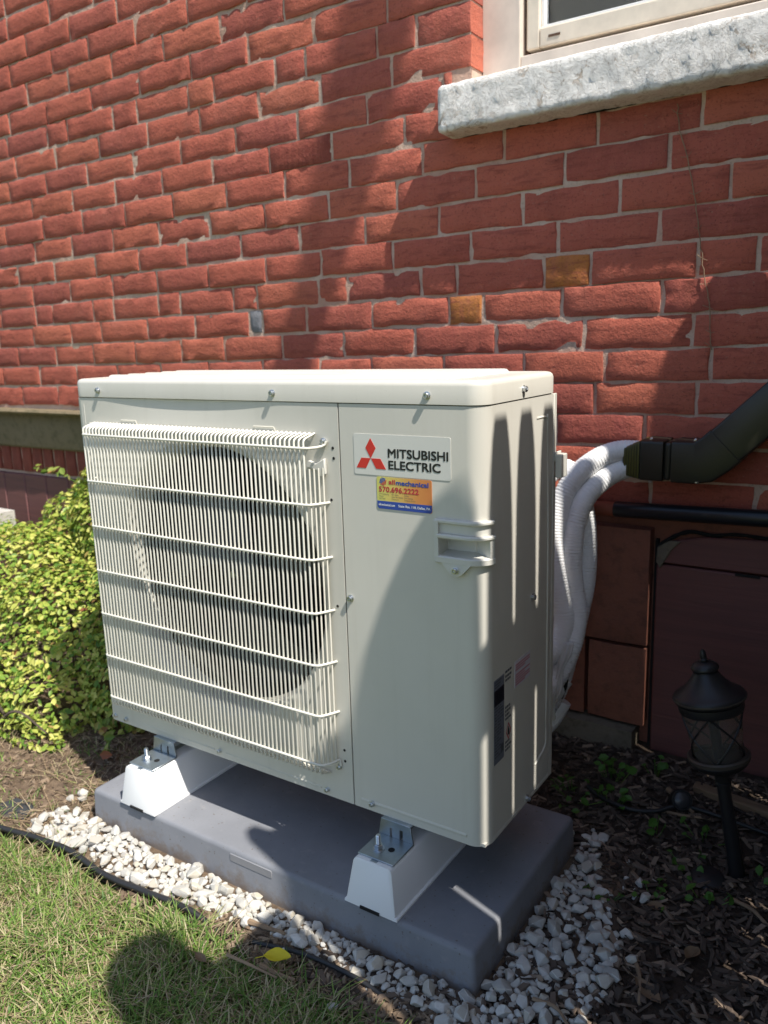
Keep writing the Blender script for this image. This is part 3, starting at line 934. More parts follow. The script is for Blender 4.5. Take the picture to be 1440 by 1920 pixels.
# rear corner panel, back, left side, base pan
mb = MB(); mb.box(0.9475, 0.9505, 0.2672, 0.2795, ZB, ZT - 0.0005); mb.box(0.30, 0.9475, 0.277, 0.2795, ZB, ZT - 0.001); mb.box(0.0, 0.06, 0.277, 0.2795, ZB, ZT - 0.001)
mb.build('rear_panel', M_ivory, unit, bevel=(0.0008, 1))
mb = MB(); mb.box(0.954, 0.966, 0.2665, 0.294, 0.772, 0.813); mb.box(0.9510, 0.954, 0.268, 0.296, 0.80, 0.817)
mb.build('rear_handle', M_ivory_plastic, unit, bevel=(0.002, 2))
mb = MB(); mb.box(0.004, 0.946, 0.006, 0.276, ZB + 0.001, ZB + 0.006)
mb.build('base_pan', M_ivory, unit)
mb = MB(); mb.box(0.0605, 0.2995, 0.2735, 0.2775, ZB + 0.008, ZT - 0.003); mb.box(0.03, 0.68, 0.258, 0.262, 0.21, 0.90)
mb.build('coil', M_coil, unit)
mb = MB(); mb.box(0.6785, 0.694, 0.008, 0.012, ZB + 0.001, ZT - 0.002)
mb.build('split_backing', M_hole, unit)  # dark strip added behind the seam to stop light leaking through

# fan panel --------------------------------------------------------------
FC = (0.372, 0.572); FR = 0.264
XA, XB = 0.0, SX0 - 0.0015
ZC = 0.872
LR = 0.022
mb = MB()
def rect_hit(a, x0, x1, z0, z1):
    dx, dz = math.cos(a), math.sin(a); t = 1e9
    if dx > 1e-9: t = min(t, (x1 - FC[0]) / dx)
    if dx < -1e-9: t = min(t, (x0 - FC[0]) / dx)
    if dz > 1e-9: t = min(t, (z1 - FC[1]) / dz)
    if dz < -1e-9: t = min(t, (z0 - FC[1]) / dz)
    return (FC[0] + dx * t, FC[1] + dz * t)
PX0, PX1, PZ0, PZ1 = LR, XB, ZB, ZC
angs = [2 * math.pi * k / 96 for k in range(96)]
for cx in (PX0, PX1):
    for cz in (PZ0, PZ1):
        angs.append(math.atan2(cz - FC[1], cx - FC[0]) % (2 * math.pi))
angs = sorted(set(angs))
R1, R2 = FR + 0.012, FR
rings = [[(*rect_hit(a, PX0, PX1, PZ0, PZ1), 0) for a in angs]]
rings = [[(p[0], 0.0, p[1]) for p in rings[0]]]
for rr, yy in ((R1 + 0.003, 0.0), (R1, 0.0005), (R1 - 0.006, 0.003), (R2 - 0.001, 0.010), (R2 - 0.006, 0.024), (R2 - 0.009, 0.05)):
    rings.append([(FC[0] + rr * math.cos(a), yy, FC[1] + rr * math.sin(a)) for a in angs])
mb.loft(rings, True, False)
# upper strip, bowed in a little at mid span
NX = 26
rows = []
for z, k in ((ZC, 0.0), (0.888, 0.35), (0.903, 0.8), (ZT - 0.003, 1.0), (ZT - 0.0005, 1.0)):
    rows.append([(PX0 + (PX1 - PX0) * i / NX, 0.0042 * k * max(0.0, math.sin(math.pi * min(1, max(0, (i / NX - 0.10) / 0.72)))) ** 1.2, z) for i in range(NX + 1)])
rows.append([(p[0], p[1] + 0.012, p[2]) for p in rows[-1]])
mb.grid(rows)
# left corner and side, bottom lip
arc = [(LR - LR * math.sin(math.pi / 2 * k / 6), LR - LR * math.cos(math.pi / 2 * k / 6)) for k in range(7)] + [(0.0, 0.2795)]
mb.grid([[(x, y, z) for x, y in arc] for z in (ZB, 0.5, ZT - 0.0005)])
mb.grid([[(x, y, ZT - 0.0005) for x, y in arc], [(x + 0.01, y + 0.004, ZT - 0.0005) for x, y in arc]])
mb.grid([[(PX0, 0, ZB), (PX0, 0.02, ZB - 0.0005)], [(PX1, 0, ZB), (PX1, 0.02, ZB - 0.0005)]])
mb.grid([[(PX1, 0, ZB), (PX1, 0.01, ZB)], [(PX1, 0, ZT - 0.001), (PX1, 0.01, ZT - 0.001)]])
fanp = mb.build('fan_panel', M_ivory, unit, smooth=32)
bead(fanp, [(0.0305, 0.0008, 0.21), (0.0305, 0.0008, 0.905)], 0.0016)
bead(fanp, [(0.12, 0.0010, 0.2075), (0.335, 0.0010, 0.2075)], 0.0026)
bead(fanp, [(0.366, 0.0010, 0.2075), (0.612, 0.0010, 0.2075)], 0.0026)
# shroud tunnel and fan
mb = MB(); n = 48
mb.loft([[(FC[0] + r_ * math.cos(2 * math.pi * k / n), y_, FC[1] + r_ * math.sin(2 * math.pi * k / n)) for k in range(n)] for r_, y_ in ((FR - 0.007, 0.049), (FR - 0.006, 0.13), (FR + 0.004, 0.15), (FR + 0.02, 0.255))], True, False)
mb.build('shroud', M_inner, unit)
fan = MB(); fan.lathe([(0.002, -0.0), (0.03, -0.002), (0.048, -0.012), (0.052, -0.03), (0.052, -0.08), (0.0, -0.08)], 24, Matrix.Translation((FC[0], 0.058, FC[1])) @ Matrix.Rotation(math.radians(90), 4, 'X'))
fan_o = fan.build('fan', M_fan, unit, (FC[0], 0.1, FC[1]))
for b in range(3):
    mb = MB(); rows = []
    for i in range(9):
        rr = 0.045 + (FR - 0.02 - 0.045) * i / 8
        row = []
        for j in range(9):
            t = j / 8; a = math.radians(120 * b + 20 + (t - 0.5) * (62 + 30 * i / 8) + 18 * i / 8)
            row.append((FC[0] + rr * math.cos(a), 0.105 + (0.5 - t) * 0.055, FC[1] + rr * math.sin(a)))
        rows.append(row)
    mb.grid(rows); mb.build('blade', M_fan, fan_o, smooth=60)
# motor hub nut glint
mb = MB(); mb.tube([(FC[0], 0.05, FC[1]), (FC[0], 0.060, FC[1])], 0.008, 6); mb.build('hub_nut', M_zinc, fan_o)

# wire guard -------------------------------------------------------------
guard = bpy.data.objects.new('wire_guard', None); link(guard, unit, (0.36, -0.03, 0.56)); guard.empty_display_size = 0.05
YR, YV = -0.0345, -0.0305
for i in range(7):
    z = 0.847 - i * 0.0952
    mb = MB()
    pth = [(0.047, 0.001, z), (0.052, -0.018, z), (0.0585, -0.030, z), (0.066, YR, z), (0.20, YR, z), (0.36, YR, z), (0.52, YR, z), (0.636, YR, z), (0.6445, -0.031, z), (0.6515, -0.019, z), (0.6605, 0.001, z)]
    if i in (0, 6):
        pth = pth[:-1] + [(0.6555, -0.008, z + 0.001), (0.660, -0.004, z + 0.004), (0.6615, -0.003, z + (0.009 if i == 0 else -0.009))]
    mb.tube(pth, 0.0024, 8)
    mb.build('horizontal_rod', M_wire, guard, (0.36, YR, z), smooth=60)
mb = MB(); mb.tube([(0.05, -0.004, 0.8665), (0.36, -0.004, 0.8665), (0.634, -0.004, 0.8665)], 0.0018, 6)
mb.build('edge_rod', M_wire, guard, (0.36, -0.004, 0.8665), smooth=60)
mb = MB(); mb.tube([(0.05, -0.004, 0.2475), (0.36, -0.004, 0.2475), (0.634, -0.004, 0.2475)], 0.0018, 6)
mb.build('edge_rod', M_wire, guard, (0.36, -0.004, 0.2475), smooth=60)
vw = None
X0v, NV = 0.061, 58
for i in range(NV):
    x = X0v + i * 0.01007
    if vw is None:
        mb = MB()
        mb.tube([(x, 0.0, 0.8682), (x, -0.006, 0.8664), (x, -0.0245, 0.8622), (x, -0.0288, 0.8600), (x, YV, 0.8565), (x, YV, 0.562), (x, YV, 0.262), (x, -0.028, 0.256), (x, -0.012, 0.2495), (x, -0.001, 0.2455)], 0.0019, 6)
        vw = mb.build('vertical_wire', M_wire, guard, (x, YV, 0.56), smooth=60)
    else:
        copy_of(vw, guard, (x, YV, 0.56))
sw = None
for k, (x, y) in enumerate(((0.6435, -0.0285), (0.6475, -0.0215), (0.6515, -0.0145), (0.6555, -0.0075), (0.0595, -0.025), (0.0555, -0.017), (0.0515, -0.009))):
    if sw is None:
        mb = MB(); mb.tube([(x, y, 0.812), (x, y, 0.275)], 0.0016, 6)
        sw = mb.build('side_wire', M_wire, guard, (x, y, 0.55), smooth=60)
    else:
        copy_of(sw, guard, (x, y, 0.55))
# guard anchor clips under the screw corners
for x0, x1, z in ((0.145, 0.195, 0.8705), (0.5, 0.553, 0.8705)):
    mb = MB(); mb.tube([(x0, -0.001, z + 0.002), (x0, -0.0015, z + 0.0055), (x1 - 0.006, -0.0015, z + 0.0055), (x1, -0.003, z - 0.002)], 0.0007, 4); mb.build('anchor_wire', M_wire, guard)
mb = MB(); mb.prism([(0.618, 0.812), (0.648, 0.806), (0.648, 0.797), (0.655, 0.797), (0.659, 0.802), (0.659, 0.828), (0.650, 0.823), (0.64, 0.818), (0.625, 0.823)], 1, -0.008, -0.001)
mb.build('anchor_tab', M_ivory_plastic, guard, bevel=(0.001, 1))

# lid ------------------------------------------------------------------
mb = MB()
def lid_ring(ins, z): return [(x, y, z) for x, y in rrect(-0.0015 + ins, 0.9515 - ins, -0.0015 + ins, 0.2835 - ins, max(0.006, 0.030 - ins), 8)]
mb.loft([lid_ring(0.002, 0.9195), lid_ring(0.0, 0.9205), lid_ring(0.0, 0.9475), lid_ring(0.0015, 0.952), lid_ring(0.005, 0.9550), lid_ring(0.010, 0.9562), lid_ring(0.024, 0.9566), lid_ring(0.028, 0.9556)], True, True)
lid = mb.build('lid', M_ivory, unit, smooth=50)
for i, y in enumerate((0.058, 0.104, 0.150, 0.196, 0.238)):
    mb = MB(); rings = []
    for ins, z in ((0.0, 0.9553), (0.003, 0.9578), (0.006, 0.9612), (0.010, 0.9622)):
        rings.append([(x_, y_, z) for x_, y_ in rrect(0.05 + ins, 0.880 - ins, y - 0.0165 + ins, y + 0.0165 - ins, max(0.002, 0.0155 - ins), 6)])
    mb.loft(rings); mb.build('lid_rib', M_ivory, lid, smooth=50)

# screws -----------------------------------------------------------------
scr = MB()
Rf = Matrix.Rotation(math.radians(90), 4, 'X')
scr.lathe([(0.0, -0.002), (0.0062, -0.002), (0.0062, 0.0012), (0.0050, 0.0014), (0.0050, 0.0056), (0.0040, 0.0066), (0.0022, 0.0066), (0.0018, 0.0045), (0.0, 0.0045)], 12, Rf)
first = None
def screw(parent, p, rz=0.0, s=1.0):
    global first
    if first is None:
        first = scr.build('screw', M_zinc, parent, (0, 0, 0), smooth=40)
        first.location = Vector(p) - WO[parent.name]; WO[first.name] = Vector(p); o = first
        for v in first.data.vertices: v.co = v.co + WO[parent.name] * 0
    else:
        o = first.copy(); link(o, parent, p)
    o.rotation_euler = (0, 0, rz); o.scale = (s, s, s)
    return o
for x, z in ((0.084, 0.934), (0.549, 0.934), (0.856, 0.934)): screw(lid, (x, -0.0015, z))
screw(lid, (0.9515, 0.135, 0.935), math.radians(90))
screw(service, (0.697, 0.0, 0.589)); screw(service, (0.727, -0.002, 0.2105), 0, 0.9)
screw(service, (0.9500, 0.181, 0.578), math.radians(90)); screw(service, (0.9505, 0.163, 0.205), math.radians(90))
screw(grip, (0.9045, -0.0085, 0.6685), 0, 1.0)
for x, z, y in ((0.654, 0.856, -0.001), (0.657, 0.263, -0.001), (0.349, 0.2085, 0.0), (0.625, 0.2065, 0.0), (0.062, 0.207, 0.0), (0.026, 0.207, 0.002)): screw(fanp, (x, y, z), 0, 0.9)
hm = None
for x, z in ((0.6725, 0.845), (0.6735, 0.828), (0.669, 0.298), (0.6695, 0.2765), (0.0225, 0.856), (0.665, 0.757), (0.668, 0.570)):
    mb = MB()
    if hm is None:
        mb.lathe([(0.0, 0.0002), (0.0026, 0.0002), (0.0026, 0.0006), (0.0, 0.0006)], 10, Matrix.Translation((x, 0, z)) @ Rf)
        hm = mb.build('guard_hole', M_hole, fanp, (x, 0, z))
    else: copy_of(hm, fanp, (x, 0, z))

# feet + bolts --------------------------------------------------------------
def foot(xc):
    mb = MB(); t = 0.0032; z = 0.1605
    mb.box(xc - 0.036, xc + 0.036, -0.074, -0.006, z, z + t)
    mb.prism([(xc - 0.036, z + t), (xc - 0.012, z + t), (xc - 0.012, z + 0.020), (xc - 0.008, z + 0.020), (xc - 0.008, z + t), (xc + 0.008, z + t), (xc + 0.008, z + 0.022), (xc + 0.014, z + 0.022), (xc + 0.014, z + t), (xc + 0.036, z + t), (xc + 0.030, 0.1955), (xc - 0.030, 0.1955)], 1, -0.006 - t, -0.006)
    mb.box(xc - 0.03, xc + 0.03, -0.0062, 0.28, 0.1915, 0.1948)
    f = mb.build('foot', M_galv, unit, (xc, -0.03, 0.16), bevel=(0.0008, 1))
    mb = MB(); B = Matrix.Translation((xc - 0.010, -0.048, z + t))
    mb.lathe([(0.0, 0.0001), (0.0105, 0.0001), (0.0105, 0.0018), (0.0062, 0.0018), (0.0, 0.0018)], 16, B); mb.build('washer', M_zinc, f)
    mb = MB(); mb.lathe([(0.0, 0.002), (0.0078, 0.002), (0.0078, 0.0085), (0.0066, 0.0095), (0.0, 0.0095)], 6, B); mb.build('nut', M_zinc, f, smooth=20)
    mb = MB(); pr_ = [(0.0, 0.0096)]
    for q in range(9): pr_ += [(0.0041, 0.0096 + q * 0.0018), (0.0047, 0.0105 + q * 0.0018)]
    pr_ += [(0.0035, 0.027), (0.0, 0.027)]
    mb.lathe(pr_, 10, B); mb.build('bolt', M_zinc, f, smooth=60)
    mb = MB(); mb.lathe([(0.0, 0.0002), (0.006, 0.0002), (0.006, 0.0007), (0.0, 0.0007)], 14, Matrix.Translation((xc + 0.011, -0.040, z + t))); mb.build('slot_hole', M_hole, f)
foot(0.190); foot(0.780)

# logo plate, stickers ----------------------------------------------------
def text(body, x0, x1, z0, cap, mat, parent, y=-0.0012, bold=0.0, name='lettering'):
    """flat lettering between x0 and x1 on the front, capitals cap high; bold = extra stroke width"""
    c = bpy.data.curves.new(name, 'FONT'); c.body = body; c.size = 1.0; c.resolution_u = 4
    t = bpy.data.objects.new('tmp', c); COL.objects.link(t)
    dg = bpy.context.evaluated_depsgraph_get()
    me = bpy.data.meshes.new_from_object(t.evaluated_get(dg))
    bpy.data.objects.remove(t)
    co = np.array([v.co[:] for v in me.vertices])
    lo, hi = co[:, 0].min(), co[:, 0].max()
    kx = (x1 - x0 - bold) / (hi - lo); kz = (cap - bold) / 0.729
    F = [tuple(p.vertices) for p in me.polygons]
    bpy.data.meshes.remove(me)
    mb = MB()
    offs = [(0, 0)] if not bold else [(0, 0), (bold, 0), (0, bold), (bold, bold), (bold / 2, bold / 2)]
    for q, (ox, oz) in enumerate(offs):
        mb.add([(x0 + (p[0] - lo) * kx + ox, y - q * 0.00001, z0 + p[1] * kz + oz) for p in co], F)
    return mb.build(name, mat, parent, (x0, y, z0), smooth=None, fix=False)
def decal(name, mat, parent, poly, y0=-0.0004, y1=0.0):
    mb = MB(); mb.prism(poly, 1, y0, y1); return mb.build(name, mat, parent, smooth=None)
def rpoly(x0, x1, z0, z1, r): return rrect(x0, x1, z0, z1, r, 4)
plate = decal('logo_plate', M_sticker_w, service, rpoly(0.7155, 0.8945, 0.8055, 0.8715, 0.003), -0.0006)
dm = []
W_, H_ = 0.0102, 0.0166
cx, cz = 0.7485, 0.8325
def rot_rh(a):
    pts = [(0, 0), (W_, H_), (0, 2 * H_), (-W_, H_)]
    pts = [(0, 0), (0.0099, 0.0166), (0, 0.0325), (-0.0099, 0.0166)]
    a = math.radians(a)
    return [(cx + x * math.cos(a) - z * math.sin(a), cz + x * math.sin(a) + z * math.cos(a)) for x, z in pts]
decal('diamond', M_red, plate, rot_rh(0), -0.0010, -0.0005)
decal('diamond', M_red, plate, [(cx - 0.0004, cz), (cx - 0.0185, cz), (cx - 0.0285, cz - 0.0165), (cx - 0.0098, cz - 0.0165)], -0.0010, -0.0005)
decal('diamond', M_red, plate, [(cx + 0.0004, cz), (cx + 0.0185, cz), (cx + 0.0285, cz - 0.0165), (cx + 0.0098, cz - 0.0165)], -0.0010, -0.0005)
text('MITSUBISHI', 0.7815, 0.8905, 0.8353, 0.0152, M_black, plate, -0.0010, 0.0010)
text('ELECTRIC', 0.7820, 0.8770, 0.8167, 0.0150, M_black, plate, -0.0010, 0.0010)
stk = decal('dealer_sticker', M_sticker, service, rpoly(0.7585, 0.8605, 0.7515, 0.8038, 0.003), -0.0007)
decal('blue_band', M_blue, stk, [(0.7587, 0.7545), (0.7615, 0.7517), (0.8575, 0.7517), (0.8603, 0.7545), (0.8603, 0.7645), (0.7587, 0.7645)], -0.0010, -0.0006)
text('all', 0.7815, 0.7935, 0.7925, 0.0082, M_redtxt, stk, -0.0010, 0.0007)
text('mechanical', 0.7950, 0.8550, 0.7920, 0.0084, M_blue, stk, -0.0010, 0.0007)
text('570.696.2222', 0.7625, 0.8370, 0.7795, 0.0092, M_redtxt, stk, -0.0010, 0.0006)
for i, col in enumerate((('Air Conditioning', 'Heating', 'Heat Pumps'), ('Mini Splits', 'Indoor Air Quality', 'Maintenance'), ('Boilers', 'Duct Cleaning', 'Emergency Service'))):
    for j, t_ in enumerate(col): text(t_, 0.7625 + i * 0.0240, 0.7625 + i * 0.0240 + 0.00118 * len(t_), 0.7752 - j * 0.0037, 0.0022, M_greyprint, stk, -0.0010)
text('allmechanical.com', 0.7615, 0.7925, 0.7568, 0.0042, M_whitetxt, stk, -0.0013, 0.0002)
text('State Rte. 118, Dallas, PA', 0.7990, 0.8575, 0.7568, 0.0042, M_whitetxt, stk, -0.0013, 0.0002)
gl = MB(); gr_ = MB()
for i in range(5):
    for j in range(5):
        x = (i - 2) * 0.0026; z = (j - 2) * 0.0026
        if x * x + z * z > 0.0062 ** 2: continue
        X, Z = 0.7705 + x * 0.95 + z * 0.25, 0.7962 + z * 0.95 - x * 0.2
        (gl if x < z + 0.001 else gr_).prism([(X - 0.0009, Z - 0.0008), (X + 0.0009, Z - 0.0012), (X + 0.0011, Z + 0.0008), (X - 0.0007, Z + 0.0012)], 1, -0.0010, -0.0006)
gl.build('globe_mark', M_blue, stk, smooth=None); gr_.build('globe_mark', M_redtxt, stk, smooth=None)

def sdecal(name, mat, parent, pts, x0=0.9500, x1=0.9505):
    mb = MB(); mb.prism(pts, 0, x0, x1); return mb.build(name, mat, parent, smooth=None)
spec = sdecal('spec_label', M_spec, service, rpoly(0.0305, 0.068, 0.332, 0.480, 0.002))
sdecal('label_header', M_navy, spec, [(0.0308, 0.435), (0.0677, 0.435), (0.0677, 0.462), (0.0308, 0.462)], 0.9505, 0.9508)
mb = MB()
for j in range(17):
    z = 0.43 - j * 0.0054; n_ = R.randint(2, 4); y = 0.033
    for q in range(n_):
        l_ = R.uniform(0.003, 0.011)
        if y + l_ > 0.066: break
        mb.box(0.9505, 0.9507, y, y + l_, z, z + 0.0022); y += l_ + R.uniform(0.001, 0.004)
for j in range(3): mb.box(0.9505, 0.9507, 0.033, 0.05 + 0.004 * j, 0.466 + j * 0.0045, 0.468 + j * 0.0045)
mb.box(0.9505, 0.9507, 0.0555, 0.066, 0.345, 0.360)
mb.build('label_print', M_greyprint, spec, smooth=None)
mb = MB()
for j, z in enumerate((0.478, 0.470, 0.463, 0.415, 0.408, 0.401, 0.394, 0.352, 0.345, 0.338)):
    y = 0.073
    for q in range(3):
        l_ = R.uniform(0.003, 0.008); mb.box(0.9502, 0.9504, y, y + l_, z, z + 0.004); y += l_ + 0.0015
tag(mb.build('side_print', M_greyprint, service, smooth=None), kind='stuff')
def ring_diamond(cy, cz, ry, rz, wd):
    mb = MB(); o_ = [(0, rz), (ry, 0), (0, -rz), (-ry, 0)]
    for k in range(4):
        a = o_[k]; b = o_[(k + 1) % 4]; s_ = 1 - wd
        mb.add([(0.9502, cy + a[0], cz + a[1]), (0.9502, cy + b[0], cz + b[1]), (0.9502, cy + b[0] * s_, cz + b[1] * s_), (0.9502, cy + a[0] * s_, cz + a[1] * s_)], [(0, 1, 2, 3)])
    return mb
ring_diamond(0.086, 0.371, 0.010, 0.016, 0.25).build('flame_diamond', M_redtxt, service, smooth=None)
mb = MB(); mb.prism([(0.083, 0.364), (0.089, 0.364), (0.090, 0.372), (0.086, 0.380), (0.0825, 0.371)], 0, 0.95005, 0.9503); mb.build('flame_mark', M_black, service, smooth=None)
pinkl = sdecal('pink_label', M_lilac, service, rpoly(0.110, 0.173, 0.437, 0.484, 0.001))
mb = MB()
for k in range(9):
    z_ = 0.4405 + k * 0.0044
    if k == 5: continue
    mb.box(0.9505, 0.9507, 0.1125, 0.171 - 0.02 * ((k * 7) % 3 == 0), z_, z_ + 0.0026)
tag(mb.build('pink_print', M_pink, pinkl, smooth=None), kind='stuff')

# ================================================================== PAD + RISERS
mb = MB()
def pad_ring(ins, z): return [(x, y, z) for x, y in rrect(0.040 - 0.004 + ins, 0.9735 + 0.004 - ins, -0.0905 - 0.004 + ins, 0.3445 + 0.004 - ins, 0.009, 4)]
mb.loft([pad_ring(0.0, -0.004), pad_ring(0.001, 0.002), pad_ring(0.0035, 0.066), pad_ring(0.0055, 0.0725), pad_ring(0.010, 0.0748), pad_ring(0.014, 0.0750)], True, True)
pad = mb.build('equipment_pad', M_pad, None, None, smooth=50)
tag(pad, 'grey moulded plastic equipment pad on white gravel under the unit', 'pad')
mb = MB(); mb.prism(rrect(0.452, 0.558, 0.050, 0.0665, 0.003, 3), 1, -0.0923, -0.0895)
mb.build('blank_plate', M_pad_label, pad, bevel=(0.001, 1))
def riser(xc, label):
    t = thing('riser_block', label, 'riser', (xc, 0.1, 0.075), 'white risers under the unit')
    z0, z1 = 0.0752, 0.1603
    def sect(y, z_ins=0.0, k=0.0):
        hb, ht = 0.0495, 0.0365
        return [(xc - hb - 0.004, y, z0), (xc - hb - 0.004, y, z0 + 0.004), (xc - hb, y, z0 + 0.006), (xc - ht - 0.002, y, z1 - 0.007), (xc - ht + 0.001, y, z1 - 0.002), (xc - ht + 0.005, y, z1),
                (xc + ht - 0.005, y, z1), (xc + ht - 0.001, y, z1 - 0.002), (xc + ht + 0.002, y, z1 - 0.007), (xc + hb, y, z0 + 0.006), (xc + hb + 0.004, y, z0 + 0.004), (xc + hb + 0.004, y, z0)]
    def tilt(ring, dy):
        return [(x, y + dy * (z - z0) / (z1 - z0), z) for x, y, z in ring]
    mb = MB()
    a = sect(-0.093); A = tilt(a, 0.011)
    inner = [(xc + (x - xc) * 0.93, y, z0 + (z - z0) * 0.97 + 0.001) for x, y, z in a]
    mb.loft([[(x, y - 0.0015, z) for x, y, z in tilt(inner, 0.011)], A, tilt(sect(-0.088), 0.011), sect(-0.05), sect(0.1), sect(0.25), tilt(sect(0.318), -0.011), tilt(sect(0.322), -0.012)])
    mb.build('block', M_white, t, smooth=42)
    mb = MB(); mb.box(xc - 0.0195, xc + 0.0195, -0.0965, -0.0905, z0 - 0.0002, z0 + 0.0048); mb.build('drain_slot', M_hole, t)
    mb = MB(); mb.box(xc - 0.0065, xc + 0.0065, -0.0795, 0.30, z1 - 0.0005, z1 + 0.0003); mb.build('strut_slot', M_galv, t)
riser(0.1905, 'white plastic riser in full sun under the fan guard end')
riser(0.7795, 'white plastic riser in shade under the logo end of the unit')

# ================================================================== LINES, DUCT, PIPES
def hose(name, path, r, label, group='insulated refrigerant lines', pitch=0.0068, n=16):
    P = catmull(path, 60)
    L = [0.0]
    for a, b in zip(P[:-1], P[1:]): L.append(L[-1] + (b - a).length)
    tot = L[-1]; m = int(tot / (pitch / 4)); Q = []; rs = []
    for i in range(m + 1):
        s = tot * i / m
        k = min(len(L) - 2, max(0, np.searchsorted(L, s) - 1))
        t = (s - L[k]) / max(1e-9, L[k + 1] - L[k])
        Q.append(P[k].lerp(P[k + 1], t))
        w_ = 0.5 + 0.5 * math.sin(2 * math.pi * s / pitch + 1.3 * mnoise.noise((s * 60, r * 100, 1)))
        rs.append(r - 0.0021 * (1 - w_) ** 2 * (0.55 + 0.45 * mnoise.noise((s * 30, 3, r * 50))) + 0.0012 * mnoise.noise((s * 14, 5, 7)))
    mb = MB(); mb.tube(Q, rs, n)
    o = mb.build(name, M_foam, None, P[0], smooth=80, fix=False)
    return tag(o, label, 'pipe insulation', group)
YH = 0.66
hose('insulated_line', [(0.965, 0.735, 0.757), (0.925, 0.725, 0.757), (0.885, 0.700, 0.742), (0.848, 0.67, 0.708), (0.823, 0.645, 0.655), (0.815, 0.625, 0.585), (0.822, 0.612, 0.51), (0.838, 0.605, 0.44), (0.850, 0.60, 0.385), (0.842, 0.585, 0.335), (0.812, 0.55, 0.292), (0.765, 0.50, 0.27)], 0.0245, 'outer ribbed white pipe insulation arcing from the top of the duct boot')
hose('insulated_line', [(0.965, 0.735, 0.722), (0.935, 0.722, 0.718), (0.90, 0.695, 0.697), (0.868, 0.665, 0.655), (0.852, 0.645, 0.59), (0.852, 0.632, 0.52), (0.860, 0.628, 0.45), (0.870, 0.622, 0.39), (0.866, 0.60, 0.325), (0.84, 0.57, 0.25), (0.79, 0.53, 0.2)], 0.0235, 'inner ribbed white pipe insulation leaving the lower duct boot opening')
hose('insulated_line', [(0.765, 0.62, 0.655), (0.790, 0.66, 0.712), (0.822, 0.69, 0.710), (0.846, 0.70, 0.655), (0.860, 0.695, 0.585), (0.867, 0.69, 0.51), (0.865, 0.68, 0.44), (0.857, 0.665, 0.37), (0.844, 0.645, 0.29), (0.83, 0.62, 0.21), (0.80, 0.58, 0.14)], 0.0235, 'ribbed white pipe insulation farthest right, hanging close to the foundation stone')
mb = MB()
def plain(path, r, name, mat, label, cat, group=None):
    mb = MB(); mb.tube(catmull(path, 8), r, 14)
    return tag(mb.build(name, mat, None, path[0], smooth=70), label, cat, group)
plain([(0.855, 0.60, 0.285), (0.835, 0.585, 0.255), (0.80, 0.55, 0.235), (0.76, 0.50, 0.228)], 0.019, 'insulated_line_end', M_foam, 'upper short white insulated line end bending behind the unit corner', 'pipe insulation', 'short insulated line ends')
plain([(0.846, 0.62, 0.235), (0.822, 0.595, 0.195), (0.79, 0.55, 0.172), (0.75, 0.50, 0.165)], 0.020, 'insulated_line_end', M_foam, 'middle short white insulated line end behind the unit corner', 'pipe insulation', 'short insulated line ends')
plain([(0.838, 0.63, 0.175), (0.815, 0.61, 0.125), (0.785, 0.57, 0.10), (0.74, 0.52, 0.09)], 0.021, 'insulated_line_end', M_foam, 'lowest short white insulated line end just above the ground', 'pipe insulation', 'short insulated line ends')
# tape tying the lines
mb = MB(); 
tp = catmull([(0.868, 0.575, 0.345), (0.858, 0.562, 0.29), (0.848, 0.553, 0.235), (0.838, 0.552, 0.18), (0.829, 0.555, 0.15)], 8)
rows = []
for i, p in enumerate(tp):
    wv = 0.013 + 0.004 * math.sin(i * 0.5)
    rows.append([(p.x + (k / 6 - 0.5) * 2 * wv, p.y - 0.004 * math.cos((k / 6 - 0.5) * 3) + 0.003 * (k % 2), p.z + (k / 6 - 0.5) * 0.006) for k in range(7)])
mb.grid(rows)
tape = tag(mb.build('pipe_tape', M_tape, None, (0.85, 0.55, 0.2), smooth=25), 'pale creased tape binding the white insulated lines together', 'tape')
tape.modifiers.new('thick', 'SOLIDIFY').thickness = 0.002
plain([(0.868, 0.60, 0.325), (0.860, 0.595, 0.265), (0.848, 0.605, 0.21), (0.82, 0.60, 0.15), (0.78, 0.56, 0.12)], 0.0055, 'control_cable', M_cable, 'thin dark control cable hanging among the white insulated lines', 'cable')

# line set cover (duct)
duct = thing('line_cover', 'dark bronze line duct elbowing up the brick wall to the right', 'duct', (1.05, 0.77, 0.745))
def dprof(hw, y0, y1, r=0.006):
    # outline in (v, y): v across the duct width
    return [(-hw, y1), (-hw, y0 + r), (-hw + r * 0.3, y0 + r * 0.3), (-hw + r, y0), (0, y0), (hw - r, y0), (hw - r * 0.3, y0 + r * 0.3), (hw, y0 + r), (hw, y1)]
def dsec(c, ang, hw, y0, y1, r=0.006):
    a = math.radians(ang); return [(c[0] - math.sin(a) * v, y, c[1] + math.cos(a) * v) for v, y in dprof(hw, y0, y1, r)]
Yd0, Yd1 = 0.695, 0.783
zc_ = 0.743
mb = MB(); mb.loft([dsec((0.978, zc_), 0, 0.0435, Yd0, Yd1), dsec((1.026, zc_), 0, 0.0435, Yd0, Yd1)])
mb.build('boot_body', M_cover, duct, smooth=24, bevel=(0.0015, 2))
mb = MB(); mb.loft([dsec((0.936, zc_ - 0.006), 0, 0.030, Yd0 + 0.012, Yd1, 0.007), dsec((0.977, zc_), 0, 0.042, Yd0 + 0.001, Yd1)])
boot = mb.build('boot_nose', M_cover, duct, smooth=24, bevel=(0.0015, 2))
